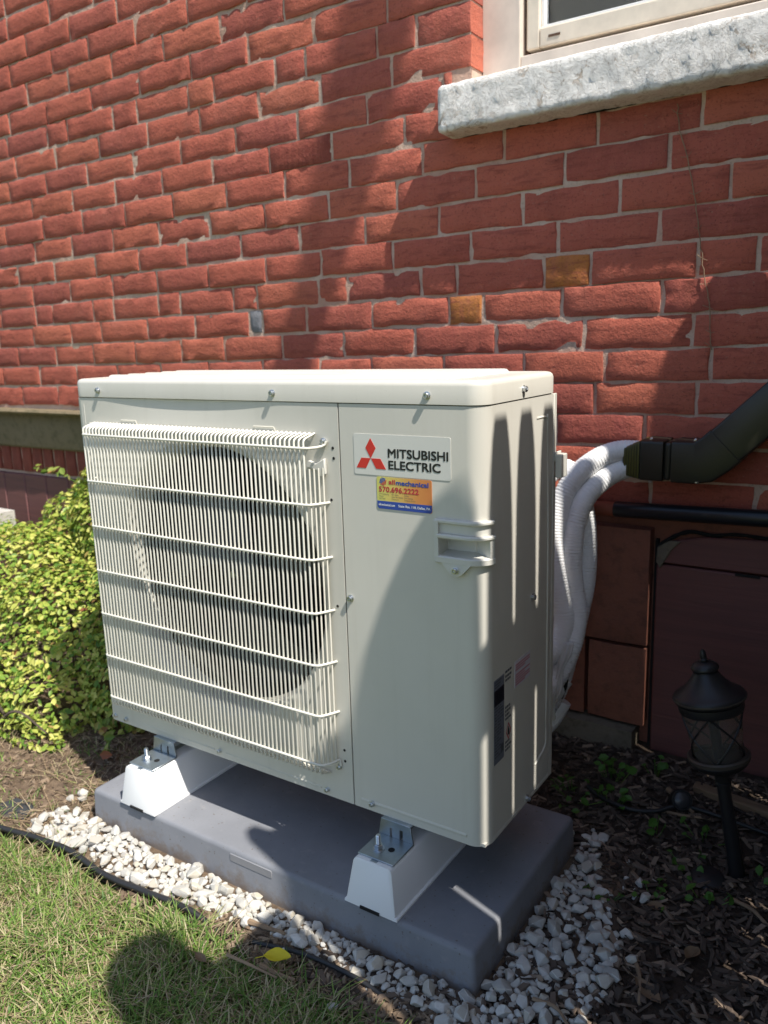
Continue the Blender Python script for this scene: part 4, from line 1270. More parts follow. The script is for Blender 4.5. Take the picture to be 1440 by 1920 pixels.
for k in range(6):
    t = (k + 0.5) / 6; x = 0.9385 + 0.038 * t; hw = 0.030 + 0.012 * t
    mb = MB(); mb.loft([dsec((x - 0.0021, zc_ - 0.006 * (1 - t)), 0, hw + 0.0005, Yd0 + 0.0105 * (1 - t) - 0.0006, Yd1, 0.007), dsec((x + 0.0021, zc_ - 0.006 * (1 - t)), 0, hw + 0.0008, Yd0 + 0.0105 * (1 - t) - 0.0012, Yd1, 0.007)])
    mb.build('boot_ring', M_cover_olive, duct, smooth=40)
mb = MB(); mb.box(1.0265, 1.043, Yd0 + 0.004, Yd1, zc_ - 0.041, zc_ + 0.041); mb.build('duct_neck', M_cover, duct, bevel=(0.006, 2))
mb = MB(); mb.loft([dsec((1.0435, zc_), 0, 0.0445, Yd0 - 0.001, Yd1), dsec((1.088, zc_), 0, 0.0445, Yd0 - 0.001, Yd1), dsec((1.110, zc_ + 0.006), 22, 0.047, Yd0 - 0.001, Yd1), dsec((1.132, zc_ + 0.022), 45, 0.0445, Yd0 - 0.001, Yd1), dsec((1.150, zc_ + 0.040), 45, 0.0445, Yd0 - 0.001, Yd1)])
mb.build('duct_elbow', M_cover, duct, smooth=24, bevel=(0.0015, 2))
mb = MB(); mb.loft([dsec((1.147, zc_ + 0.037), 45, 0.0425, Yd0 + 0.001, Yd1), dsec((1.62, zc_ + 0.51), 45, 0.0425, Yd0 + 0.001, Yd1)])
mb.build('straight_duct', M_cover, duct, smooth=24, bevel=(0.0015, 2))
Rz = Matrix.Identity(4)
for (x, y, z, rot_) in ((0.998, 0.708, 0.788, 0), (1.089, 0.708, 0.7895, 0), (1.098, 0.697, 0.705, 180), (0.998, 0.708, 0.698, 180)):
    mb = MB(); mb.lathe([(0.0, 0), (0.0042, 0), (0.0042, 0.003), (0.003, 0.0045), (0, 0.0045)], 10, Matrix.Translation((x, y, z)) @ Matrix.Rotation(math.radians(rot_), 4, 'X')); mb.build('duct_screw', M_zinc, duct)

pipe = thing('wall_pipe', 'black sleeved pipe with a red painted end running along the wall base', 'pipe', (0.9, 0.745, 0.62))
mb = MB(); mb.tube([(0.4, 0.745, 0.607), (0.9105, 0.745, 0.6195)], 0.0165, 20); mb.build('painted_pipe', M_redpipe, pipe, smooth=60)
mb = MB(); mb.tube([(0.910, 0.745, 0.6195), (0.914, 0.745, 0.6196), (1.9, 0.745, 0.646)], [0.0168, 0.0182, 0.0182], 20); mb.build('black_sleeve', M_blackpipe, pipe, smooth=60)

# ================================================================== PATH LIGHT
lb = Vector((1.272, 0.418, -0.01)); ltop = Vector((1.1795, 0.418, 0.462))
axv = (ltop - lb).normalized(); LL = (ltop - lb).length
LM = Matrix.Translation(lb) @ axv.to_track_quat('Z', 'Y').to_matrix().to_4x4()
lamp = thing('path_light', 'black lantern path light leaning left on its ground stake', 'lamp', lb)
def lt(name, prof, mat, n=28, sm_=40, cap=True):
    mb = MB(); mb.lathe(prof, n, LM, cap); return mb.build(name, mat, lamp, smooth=sm_)
lt('stake', [(0.0, -0.06), (0.0155, -0.02), (0.0140, 0.06), (0.0118, 0.17), (0.0118, 0.2), (0.0148, 0.2), (0.0148, 0.205), (0.0128, 0.207), (0.0128, 0.232), (0.017, 0.238), (0.0, 0.238)], M_lampblack, 16)
lt('base_ring', [(0.0, 0.233), (0.030, 0.233), (0.044, 0.238), (0.0515, 0.246), (0.0525, 0.251), (0.0500, 0.2555), (0.0, 0.2555)], M_lampblack)
lt('rim_ring', [(0.050, 0.2515), (0.0555, 0.2535), (0.0560, 0.2600), (0.0525, 0.2625), (0.0465, 0.2615), (0.0465, 0.2550)], M_rim, cap=False)
glass_o = lt('lamp_glass', [(0.0425, 0.256), (0.0440, 0.27), (0.0475, 0.30), (0.0510, 0.335), (0.0520, 0.352)], M_lampglass, 32, 60, False)
lt('bulb_tube', [(0.0, 0.256), (0.009, 0.256), (0.009, 0.345), (0.0, 0.345)], M_lampblack, 12)
lt('collar', [(0.050, 0.346), (0.0565, 0.348), (0.0580, 0.352), (0.0575, 0.364), (0.0605, 0.366), (0.0, 0.366)], M_lampblack)
lt('roof', [(0.0, 0.366), (0.0605, 0.366), (0.0640, 0.372), (0.0640, 0.3765), (0.0620, 0.380), (0.0575, 0.3825), (0.0460, 0.3895), (0.0330, 0.4030), (0.0245, 0.4150), (0.0215, 0.4210), (0.0, 0.421)], M_lampblack, 36, 60)
lt('roof_rim', [(0.0605, 0.3705), (0.0648, 0.3725), (0.0648, 0.3750), (0.0605, 0.3765)], M_rim, 36, 40, False)
lt('cap', [(0.0, 0.419), (0.0195, 0.4195), (0.0190, 0.4225), (0.0245, 0.4265), (0.0248, 0.4295), (0.0225, 0.4340), (0.0150, 0.4395), (0.0, 0.4405)], M_lampblack)
lt('finial', [(0.0, 0.439), (0.0065, 0.440), (0.0072, 0.444), (0.0055, 0.4465), (0.0062, 0.449), (0.0055, 0.456), (0.0038, 0.462), (0.0, 0.464)], M_lampblack, 14)
def lat(a0, a1, h0, h1):
    path = []
    for k in range(9):
        t = k / 8; a = a0 + (a1 - a0) * t; h = h0 + (h1 - h0) * t
        r_ = 0.0435 + (0.0535 - 0.0435) * (h - 0.256) / 0.096
        path.append(LM @ Vector((r_ * math.cos(a), r_ * math.sin(a), h)))
    mb = MB(); mb.tube(path, 0.0019, 6); mb.build('lattice_bar', M_lampblack, lamp, smooth=60)
for k in range(4):
    a = math.radians(k * 90 + 8)
    lat(a, a + math.radians(90), 0.258, 0.349); lat(a + math.radians(90), a, 0.258, 0.349)

# ================================================================== GROUND COVER
# --- gravel border ------------------------------------------------------
gb = zone('gravel_bed', M_soil, list(np.arange(-0.1, 1.2, 0.025)), list(np.arange(-0.25, 0.45, 0.025)),
          lambda x, y: (y < -0.085 and y > edge_y(x) + 0.012 and x < 1.05) or (x > 0.97 and x < 1.10 and -0.2 < y < 0.36), 0.004)
def stone_hull(seed, n=13):
    r_ = random.Random(seed); bm = bmesh.new()
    for k in range(n):
        z = 1 - 2 * (k + 0.5) / n; a = k * 2.39996 + r_.uniform(-0.4, 0.4); q = math.sqrt(1 - z * z); s_ = r_.uniform(0.70, 1.15)
        bm.verts.new((q * math.cos(a) * s_, q * math.sin(a) * s_ * r_.uniform(0.85, 1), z * s_))
    res = bmesh.ops.convex_hull(bm, input=bm.verts)
    loose = [v for v in bm.verts if not v.link_faces]
    bmesh.ops.delete(bm, geom=loose, context='VERTS')
    bmesh.ops.bevel(bm, geom=list(bm.edges), offset=0.06, segments=1, affect='EDGES', clamp_overlap=True)
    me = bpy.data.meshes.new('stone'); bm.to_mesh(me); bm.free()
    me.shade_smooth(); me.set_sharp_from_angle(angle=math.radians(20))
    me.materials.append(M_gravel)
    return me
VAR = [stone_hull(s_) for s_ in range(12)]
spots = []
gR = random.Random(21)
def try_spot(x, y, r_, tight=0.62):
    for (a, b, c) in spots:
        if (a - x) ** 2 + (b - y) ** 2 < ((r_ + c) * tight) ** 2: return False
    spots.append((x, y, r_)); return True
tries = 0
while tries < 26000 and len(spots) < 640:
    tries += 1
    big = gR.random()
    r_ = gR.uniform(0.0115, 0.0178) if big < 0.5 else gR.uniform(0.006, 0.0115)
    if gR.random() < 0.62:
        x = gR.uniform(-0.05, 1.06); y = gR.uniform(-0.205, -0.098)
        d = y - edge_y(x)
        lim = 0.022 if x < 0.42 else 0.030 + 0.012 * mnoise.noise((x * 9, 0, 0))
        if d < lim: continue
        if x < 0.06 and (y > -0.10 or gR.random() < 0.6): continue
        # the bare gap of soil part way along
        if 0.46 < x < 0.62 and y < -0.155 and gR.random() < 0.75: continue
        if x > 0.62 and y < -0.165 and gR.random() < 0.6: continue
    else:
        x = gR.uniform(0.985, 1.17); y = gR.uniform(-0.2, 0.42)
        wid = 0.165 - 0.13 * sm(0.05, 0.40, y)
        if x - 0.985 > wid: continue
        if x - 0.985 > wid * 0.5 and gR.random() < 0.65: continue
        if y < -0.12 and gR.random() < 0.25: continue
    if 0.025 < x < 0.988 and y > -0.103: continue
    try_spot(x, y, r_)
for x, y, r_ in ((-0.07, -0.075, 0.013), (-0.06, -0.05, 0.015), (-0.045, -0.062, 0.012), (0.005, -0.03, 0.012), (0.955, 0.375, 0.016), (0.99, 0.385, 0.011), (1.015, 0.40, 0.014), (1.12, 0.30, 0.013), (1.14, 0.26, 0.014), (0.02, -0.165, 0.012), (-0.03, 0.03, 0.014),
                 (0.80, -0.232, 0.010), (0.66, -0.185, 0.009), (1.15, 0.05, 0.015), (1.165, 0.10, 0.013), (1.14, 0.16, 0.014)):
    spots.append((x, y, r_))
spots.sort(key=lambda s_: -s_[2])
small = MB()
stR = random.Random(5)
for i, (x, y, r_) in enumerate(spots):
    me = VAR[stR.randrange(12)]
    rot = Matrix.Rotation(stR.uniform(0, 6.28), 4, 'Z') @ Matrix.Rotation(stR.uniform(-0.5, 0.5), 4, 'X')
    sc3 = (r_ * stR.uniform(0.95, 1.45), r_ * stR.uniform(0.85, 1.05), r_ * stR.uniform(0.62, 0.9))
    z = ground_z(x, y) + r_ * stR.uniform(0.38, 0.75) + 0.003
    if i < 292:
        o = bpy.data.objects.new('stone', me); link(o, gb, (x, y, z))
        o.rotation_euler = rot.to_euler(); o.scale = sc3
    else:
        mm = Matrix.Translation((x, y, z)) @ rot @ Matrix.Diagonal((*sc3, 1))
        small.add([mm @ v.co for v in me.vertices], [tuple(p.vertices) for p in me.polygons])
for q in range(260):
    if gR.random() < 0.6: x = gR.uniform(-0.02, 1.04); y = gR.uniform(max(-0.2, edge_y(x) + 0.018), -0.1)
    else: x = gR.uniform(0.985, 1.14); y = gR.uniform(-0.17, 0.36)
    if 0.025 < x < 0.985 and y > -0.10: continue
    r_ = gR.uniform(0.003, 0.0065); me = VAR[gR.randrange(12)]
    mm = Matrix.Translation((x, y, ground_z(x, y) + r_ * 0.5 + 0.003)) @ Matrix.Rotation(gR.uniform(0, 6.28), 4, 'Z') @ Matrix.Diagonal((r_ * 1.2, r_, r_ * 0.8, 1))
    small.add([mm @ v.co for v in me.vertices], [tuple(p.vertices) for p in me.polygons])
o = small.build('small_stones', M_gravel, gb, smooth=30, fix=False)
tag(o, kind='stuff')

# --- mulch chips, soil crumbs, straw --------------------------------------
def chips(name, mat, N, region, lmin, lmax, seed, label=None, parent=None, flat=0.35, lift=0.004):
    rg = np.random.default_rng(seed); V = []; F = []
    base = np.array([[-1, -1, -1], [1, -0.7, -1], [0.8, 1, -1], [-0.9, 0.8, -1], [-0.9, -0.8, 1], [0.9, -0.6, 1], [0.7, 0.8, 1], [-0.8, 0.7, 1]], float) * 0.5
    fc = np.array([[3, 2, 1, 0], [4, 5, 6, 7], [0, 1, 5, 4], [1, 2, 6, 5], [2, 3, 7, 6], [3, 0, 4, 7]])
    n = 0; c = 0
    while c < N:
        x, y = region(rg)
        if x is None: continue
        L = rg.uniform(lmin, lmax); wd = L * rg.uniform(0.15, 0.4); h = wd * rg.uniform(flat * 0.6, flat * 1.4)
        e = Matrix.Rotation(rg.uniform(0, 6.28), 3, 'Z') @ Matrix.Rotation(rg.normal(0, 0.25), 3, 'Y') @ Matrix.Rotation(rg.normal(0, 0.35), 3, 'X')
        b = (base + rg.normal(0, 0.07, base.shape)) * np.array([L, wd, h])
        V.append(b @ np.array(e).T + np.array([x, y, ground_z(x, y) + lift + rg.uniform(0, 0.006)])); F.append(fc + n); n += 8; c += 1
    o = np_mesh(name, np.concatenate(V), np.concatenate(F), mat, parent)
    return tag(o, label, None, None, 'stuff')
def reg_mulch(rg):
    x = rg.uniform(0.72, 1.75); y = rg.uniform(-0.36, 0.735)
    if 0.02 < x < 0.985 and y < 0.36: 
        if y > -0.1: return None, None
    if y < edge_y(x) - 0.02 and x < 0.95: return None, None
    if y < -0.2 and rg.random() < sm(1.05, 0.85, x) : return None, None
    return x, y
chips('mulch_chips', M_chip, 9000, reg_mulch, 0.008, 0.036, 11, 'dark shredded wood mulch over the bed by the lamp')
def reg_soil(rg):
    x = rg.uniform(-0.75, 0.1); y = rg.uniform(-0.24, 0.3)
    if y < edge_y(x) + 0.01 or (x > 0.03 and y > -0.1): return None, None
    return x, y
chips('soil_crumbs', M_chip_brown, 2600, reg_soil, 0.005, 0.02, 12, 'crumbly brown soil between the black edging and the shrub', flat=0.9, lift=0.002)
def reg_rim(rg):
    x = rg.uniform(0.3, 1.12); y = rg.uniform(-0.26, -0.12)
    d = y - edge_y(x)
    if abs(d) > 0.035 + 0.03 * (x > 0.9): return None, None
    if x < 0.45 and d > 0: return None, None
    return x, y
chips('rim_litter', M_chip_brown, 1300, reg_rim, 0.006, 0.026, 13, 'brown bark litter between the gravel and the shaded grass', flat=0.5, lift=0.003)

def blades(name, mat, N, region, hmin, hmax, wid, lean, seed, label, up=0.0):
    rg = np.random.default_rng(seed)
    xs_ = []; ys_ = []
    while len(xs_) < N:
        x, y = region(rg)
        if x is None: continue
        xs_.append(x); ys_.append(y)
    x = np.array(xs_); y = np.array(ys_); z = np.array([ground_z(a, b) for a, b in zip(xs_, ys_)]) + up
    clump = np.array([mnoise.noise((a * 7, b * 7, 3.0)) for a, b in zip(xs_, ys_)])
    h = rg.uniform(hmin, hmax, N) * (1 + 0.5 * clump); wv = wid * rg.uniform(0.6, 1.3, N)
    az = rg.uniform(0, 2 * np.pi, N) + 2.0 * clump; ln = np.abs(rg.normal(lean, lean * 0.5, N))
    dx, dy = np.cos(az), np.sin(az)
    px, py = -dy, dx
    V = np.zeros((N, 7, 3))
    for k, (t, ws) in enumerate(((0.0, 1.0), (0.4, 0.9), (0.75, 0.6))):
        out = ln * h * t ** 1.6; hz = h * (t - 0.25 * np.minimum(ln, 1.6) * t * t)
        for s_, q in ((-0.5, 0), (0.5, 1)):
            V[:, 2 * k + q, 0] = x + dx * out + px * wv * ws * s_
            V[:, 2 * k + q, 1] = y + dy * out + py * wv * ws * s_
            V[:, 2 * k + q, 2] = z + hz
    V[:, 6, 0] = x + dx * ln * h; V[:, 6, 1] = y + dy * ln * h; V[:, 6, 2] = z + h * (1 - 0.25 * np.minimum(ln, 1.6))
    tri = np.array([[0, 1, 3], [0, 3, 2], [2, 3, 5], [2, 5, 4], [4, 5, 6]])
    F = (np.arange(N)[:, None, None] * 7 + tri[None]).reshape(-1, 3)
    o = np_mesh(name, V.reshape(-1, 3), F, mat, None, None, False)
    return tag(o, label, None, None, 'stuff')
def reg_lawn(rg):
    x = rg.uniform(-0.55, 1.15); y = rg.uniform(-0.62, -0.2)
    d = edge_y(x) - y
    if d < 0.012 or (x < 0.42 and d < 0.04 and rg.random() > d / 0.05): return None, None
    th = 0.5 + 0.55 * mnoise.noise((x * 5.5, y * 5.5, 8.0))
    bare = 0.16 if d > 0.06 else 0.35
    if x > 0.45: bare += 0.45 * sm(0.10, 0.0, d)
    if rg.random() > 1.15 - bare - 0.55 * th * (0.55): return None, None
    return x, y
blades('lawn_grass', M_grass, 21000, reg_lawn, 0.014, 0.040, 0.0024, 1.0, 31, 'short green lawn grass in front of the black edging')
blades('lawn_thatch', M_straw, 7000, reg_lawn, 0.008, 0.030, 0.0017, 2.4, 32, 'dry straw coloured thatch lying in the lawn', 0.002)
def reg_far(rg):
    x = rg.uniform(-2.2, 2.2); y = rg.uniform(-1.9, -0.2)
    if y > edge_y(x) - 0.006: return None, None
    if -0.5 < x < 1.1 and y > -0.6: return None, None
    return x, y
blades('outer_grass', M_grass, 26000, reg_far, 0.025, 0.055, 0.004, 1.0, 33, 'lawn grass around the edge of the garden')
def reg_soilgrass(rg):
    x = rg.uniform(-0.7, 0.06); y = rg.uniform(-0.23, 0.2)
    if y < edge_y(x) + 0.012 or (x > 0.03 and y > -0.1): return None, None
    if mnoise.noise((x * 8, y * 8, 2.0)) < 0.0 and rg.random() < 0.7: return None, None
    return x, y
blades('sparse_grass', M_grass, 1100, reg_soilgrass, 0.008, 0.026, 0.0022, 1.2, 34, 'sparse thin grass in the bare soil left of the pad')
blades('dry_needles', M_straw, 520, reg_soilgrass, 0.012, 0.04, 0.0016, 3.0, 35, 'dry needles and straw on the soil left of the pad', 0.003)
def reg_tuft(rg):
    for _ in range(1):
        x = rg.normal(0.46, 0.045); y = rg.normal(-0.250, 0.016)
        if y > edge_y(x) + 0.01: return None, None
        return x, y
blades('grass_tuft', M_grass, 230, reg_tuft, 0.022, 0.045, 0.0026, 0.7, 36, 'taller grass tuft by the end of the black edging')

# --- edging ----------------------------------------------------------------
ed = thing('lawn_edging', 'black plastic lawn edging strip bordering the grass', 'edging', (0.2, -0.21, 0))
mb = MB(); rings = []
EP = [p for p in EDGE if -1.6 < p.x < 0.66]
for i, p in enumerate(EP):
    dz = 0.019 + 0.004 * mnoise.noise((p.x * 6, 0, 0)) - 0.030 * sm(0.44, 0.56, p.x)
    rr = 0.006
    rings.append([(p.x, p.y + rr * math.cos(2 * math.pi * k / 10), dz + ground_z(p.x, p.y) * 0.5 + rr * math.sin(2 * math.pi * k / 10)) for k in range(10)])
mb.loft(rings); mb.build('bead', M_edging, ed, smooth=60)
mb = MB(); mb.grid([[(p.x, p.y + 0.003, 0.018 - 0.03 * sm(0.44, 0.56, p.x)), (p.x, p.y + 0.004, -0.05)] for p in EP]); mb.build('skirt', M_edging, ed)
def fabric(pts, label):
    mb = MB(); mb.prism(pts, 2, 0.005, 0.0075)
    for i, v in enumerate(mb.v): mb.v[i] = (v[0], v[1], v[2] + ground_z(v[0], v[1]) + 0.006 * mnoise.noise((v[0] * 20, v[1] * 20, 0)))
    tag(mb.build('weed_fabric_scrap', M_fabric, None, (pts[0][0], pts[0][1], 0.005)), label, 'fabric', 'scraps of weed fabric')
fabric([(-0.20, -0.17), (-0.145, -0.20), (-0.09, -0.185), (-0.085, -0.15), (-0.13, -0.135), (-0.18, -0.14)], 'dark weed fabric scrap farthest left behind the edging')
fabric([(-0.01, -0.19), (0.03, -0.185), (0.05, -0.15), (0.02, -0.125), (-0.015, -0.15)], 'dark weed fabric scrap between the other two')
fabric([(0.075, -0.165), (0.11, -0.18), (0.15, -0.155), (0.14, -0.13), (0.095, -0.135)], 'dark weed fabric scrap half under the sunlit gravel')
plain([(0.60, -0.193, 0.008), (0.70, -0.172, 0.012), (0.80, -0.168, 0.011), (0.87, -0.175, 0.006), (0.92, -0.19, -0.002)], 0.0042, 'edging_end', M_edging, 'thin black edging end surfacing beside the shaded gravel', 'edging')

# --- leaves & shrub ----------------------------------------------------------
def leaf_cloud(name, mat, pts, nrm, size, seed, parent=None, cup=0.25, aspect=0.6):
    rg = np.random.default_rng(seed); N = len(pts); V = np.zeros((N, 6, 3))
    P = np.asarray(pts, float); Nn = np.asarray(nrm, float) + rg.normal(0, 0.45, (N, 3))
    Nn /= np.linalg.norm(Nn, axis=1)[:, None]
    a = rg.normal(0, 1, (N, 3)); T = a - (a * Nn).sum(1)[:, None] * Nn; T /= np.linalg.norm(T, axis=1)[:, None]
    B = np.cross(Nn, T); s_ = size * rg.uniform(0.6, 1.25, N)[:, None]
    V[:, 0] = P - T * s_ * 0.5
    V[:, 1] = P - T * s_ * 0.12 + B * s_ * aspect * 0.5 + Nn * s_ * cup * 0.4
    V[:, 2] = P + T * s_ * 0.25 + B * s_ * aspect * 0.40 + Nn * s_ * cup * 0.3
    V[:, 3] = P + T * s_ * 0.55
    V[:, 4] = P + T * s_ * 0.25 - B * s_ * aspect * 0.40 + Nn * s_ * cup * 0.3
    V[:, 5] = P - T * s_ * 0.12 - B * s_ * aspect * 0.5 + Nn * s_ * cup * 0.4
    tri = np.array([[0, 3, 2, 1], [0, 5, 4, 3]])
    F = (np.arange(N)[:, None, None] * 6 + tri[None]).reshape(-1, 4)
    return np_mesh(name, V.reshape(-1, 3), F, mat, parent)

def heap(lobes, dens, seed):
    rg = np.random.default_rng(seed); P = []; Nn = []
    for (cx, cy, cz, rx, ry, rz) in lobes:
        n = int(dens * (rx * ry + ry * rz + rx * rz) * 4.2)
        d = rg.normal(0, 1, (n, 3)); d /= np.linalg.norm(d, axis=1)[:, None]
        q = d * np.array([rx, ry, rz]); 
        fac = 1.0 - np.abs(rg.normal(0, 0.13, n)) + 0.10 * np.array([mnoise.noise(tuple(v * 9 + np.array([cx, cy, cz]) * 5)) for v in q])
        p = q * fac[:, None] + np.array([cx, cy, cz])
        keep = (p[:, 2] > 0.005) & (p[:, 1] < 0.79 - 0.06 * (p[:, 2] < 0.8))
        inside = np.zeros(n, bool)
        for (ox, oy, oz, a, b, c) in lobes:
            if (ox, oy, oz) == (cx, cy, cz): continue
            inside |= (((p - np.array([ox, oy, oz])) / np.array([a, b, c])) ** 2).sum(1) < 0.7
        keep &= ~inside
        keep &= ~((p[:, 0] > -0.03) & (p[:, 1] > -0.05) & (p[:, 1] < 0.33))
        P.append(p[keep]); Nn.append((d + np.array([0, -0.15, 0.75]))[keep])
    return np.concatenate(P), np.concatenate(Nn)

def shrub(name, label, lobes, dens, size, seed, loc, mat, stems, cat='shrub', group=None):
    t = thing(name, label, cat, loc, group)
    P, Nn = heap(lobes, dens, seed)
    o = leaf_cloud('foliage', mat, P, Nn, size, seed + 1, t); tag(o, kind='stuff')
    mb = MB()
    rg = random.Random(seed)
    for q in range(stems):
        lo = rg.choice(lobes); a = rg.uniform(0, 6.28)
        tip = Vector((lo[0] + lo[3] * 0.8 * math.cos(a), min(0.75, lo[1] + lo[4] * 0.8 * math.sin(a)), lo[2] + lo[5] * rg.uniform(0.2, 0.8)))
        b = Vector((loc[0] + rg.uniform(-0.1, 0.1), loc[1] + rg.uniform(-0.08, 0.08), 0))
        mid = (b + tip) / 2 + Vector((0, 0, 0.06))
        mb.tube(catmull([b, mid, tip], 5), [0.006 - 0.004 * k / 10 for k in range(11)], 5)
    mb.build('stems', M_bark, t, smooth=60)
    return t
shrub('golden_shrub', 'low golden green leafy shrub heaped against the wall left of the unit',
      [(-0.62, 0.36, 0.13, 0.34, 0.26, 0.26), (-0.92, 0.42, 0.20, 0.34, 0.30, 0.27), (-0.40, 0.46, 0.14, 0.22, 0.24, 0.30), (-0.60, 0.60, 0.30, 0.30, 0.17, 0.22), (-0.28, 0.36, 0.07, 0.16, 0.20, 0.18), (-1.25, 0.40, 0.20, 0.34, 0.32, 0.26), (-0.78, 0.17, 0.07, 0.30, 0.16, 0.15), (-1.15, 0.12, 0.09, 0.28, 0.20, 0.16), (-0.48, 0.16, 0.05, 0.17, 0.12, 0.11)],
      7200, 0.0200, 51, (-0.7, 0.4, 0), M_leaf, 26)
shrub('wall_shrub', 'taller pale green shoots climbing the wall behind the unit corner',
      [(-0.74, 0.66, 0.50, 0.22, 0.10, 0.17), (-0.60, 0.66, 0.63, 0.18, 0.10, 0.15), (-0.92, 0.64, 0.42, 0.18, 0.11, 0.13), (-0.42, 0.67, 0.70, 0.17, 0.10, 0.19), (-0.64, 0.58, 0.45, 0.22, 0.12, 0.17), (-0.52, 0.62, 0.60, 0.15, 0.10, 0.18)],
      5600, 0.0225, 61, (-0.6, 0.72, 0), M_leaf, 12)
shrub('trailing_shrub', 'low trailing golden runner creeping over the soil edge', [(-0.62, 0.06, 0.03, 0.20, 0.07, 0.05), (-0.42, 0.05, 0.025, 0.14, 0.05, 0.04), (-0.88, 0.02, 0.04, 0.2, 0.09, 0.06)], 4200, 0.018, 71, (-0.6, 0.07, 0), M_leaf, 6)

def sprig(name, label, path, size, mat, seed, cat='vine', group=None, pairs=True):
    t = thing(name, label, cat, path[0], group)
    Q = catmull(path, 6); mb = MB(); mb.tube(Q, [0.0022 * (1 - 0.6 * i / len(Q)) for i in range(len(Q))], 5); mb.build('stem', M_weed, t)
    rg = random.Random(seed); P = []; Nn = []
    step = 2
    for i in range(1, len(Q), step):
        for s_ in (-1, 1):
            d = Vector((rg.uniform(-1, 1), rg.uniform(-1, 0.4), rg.uniform(-0.3, 0.6))).normalized()
            P.append(Q[i] + d * size * 0.5); Nn.append((0.1, -0.6, 0.8))
    vine_leaf = leaf_cloud('leaf_pairs', mat, np.array(P), np.array(Nn), size, seed, t)
    tag(vine_leaf, kind='stuff')
sprig('vine_runner', 'thin vine runner reaching left across the shaded basement wall', [(-0.95, 0.71, 0.52), (-1.08, 0.70, 0.565), (-1.18, 0.70, 0.578), (-1.27, 0.70, 0.585)], 0.030, M_leaf_vine, 3)
sprig('fern_frond', 'small green frond in the unit shadow beside the pad', [(-0.30, 0.20, 0.01), (-0.24, 0.15, 0.05), (-0.17, 0.11, 0.055), (-0.11, 0.07, 0.035)], 0.030, M_leaf_vine, 4, 'plant')
tag(mb.build('x', M_pale_stone) if False else block('pale_block', M_pale_stone, -1.50, -1.36, 0.58, 0.66, 0.30, 0.425, None, 0.006), 'pale weathered stone block half hidden behind the golden shrub', 'stone')

def weed(x, y, n, size, seed, label, spread=0.035, h=0.03, mat=None):
    t = thing('weed', label, 'weed', (x, y, ground_z(x, y)), 'small green weeds in the mulch')
    rg = random.Random(seed); mb = MB(); P = []; Nn = []
    z0 = ground_z(x, y)
    for q in range(n):
        a = rg.uniform(0, 6.28); r_ = spread * math.sqrt(rg.random()); tip = Vector((x + r_ * math.cos(a), y + r_ * math.sin(a), z0 + h * rg.uniform(0.4, 1)))
        mb.tube([(x + r_ * 0.4 * math.cos(a), y + r_ * 0.4 * math.sin(a), z0), tip], 0.0009, 4); P.append(tip); Nn.append((0.3 * math.cos(a), 0.3 * math.sin(a) - 0.2, 0.9))
    mb.build('stems', M_weed, t)
    for p, nn in zip(P, Nn):
        leaf_cloud('leaf', mat or M_weed, np.array([p]), np.array([nn]), size, rg.randrange(9999), t, 0.2, 0.75)
ws = [(0.965, 0.60, 13, 0.022, 'clover-like weed below the grey foundation ledge', 0.05, 0.05), (0.915, 0.505, 16, 0.018, 'spreading weed patch between the pad corner and the foundation', 0.07, 0.03),
      (0.99, 0.53, 11, 0.022, 'leafy weed beside the black cable', 0.045, 0.04), (1.05, 0.66, 7, 0.020, 'tiny weed at the corner of the cellar boards', 0.03, 0.05),
      (1.10, 0.47, 5, 0.020, 'lone upright seedling left of the garden spotlight', 0.02, 0.06), (1.19, 0.40, 9, 0.016, 'pale sprout just left of the lamp stake', 0.05, 0.025),
      (1.24, 0.31, 7, 0.020, 'sprout in front of the lamp stake', 0.04, 0.03), (1.32, 0.44, 5, 0.022, 'bright sprout right of the lamp stake', 0.03, 0.025),
      (1.15, 0.275, 8, 0.014, 'faint weed at the edge of the white gravel', 0.05, 0.02), (1.075, 0.22, 8, 0.014, 'weed growing between the white stones', 0.04, 0.02), (1.19, 0.50, 6, 0.018, 'small weed behind the lamp', 0.05, 0.03)]
for i, (x, y, n_, s_, lab, sp_, h_) in enumerate(ws): weed(x, y, n_, s_, 80 + i, lab, sp_, h_)

dv = thing('dead_vine', 'thin dead vine stem clinging to the shaded bricks below the sill', 'vine', (1.08, 0.775, 1.2))
mb = MB(); vp = catmull([(1.004, 0.775, 1.470), (1.012, 0.774, 1.417), (1.029, 0.775, 1.365), (1.049, 0.774, 1.275), (1.063, 0.775, 1.196), (1.074, 0.774, 1.129), (1.087, 0.774, 1.072), (1.092, 0.775, 1.010), (1.096, 0.776, 0.975)], 6)
vp = [p + Vector((0.004 * mnoise.noise((i * 0.7, 1, 0)), 0, 0.003 * mnoise.noise((i * 0.7, 5, 0)))) for i, p in enumerate(vp)]
mb.tube(vp, [0.0010 + 0.0006 * abs(mnoise.noise((i * 1.3, 0, 3))) for i in range(len(vp))], 5); mb.build('stem', M_twig, dv)
mb = MB()
for i in range(2, len(vp), 5):
    for s_ in (-1, 1): mb.tube([vp[i], vp[i] + Vector((s_ * R.uniform(0.006, 0.016), -0.001, R.uniform(-0.008, 0.010)))], 0.0006, 4)
tag(mb.build('tendrils', M_twig, dv), kind='stuff')

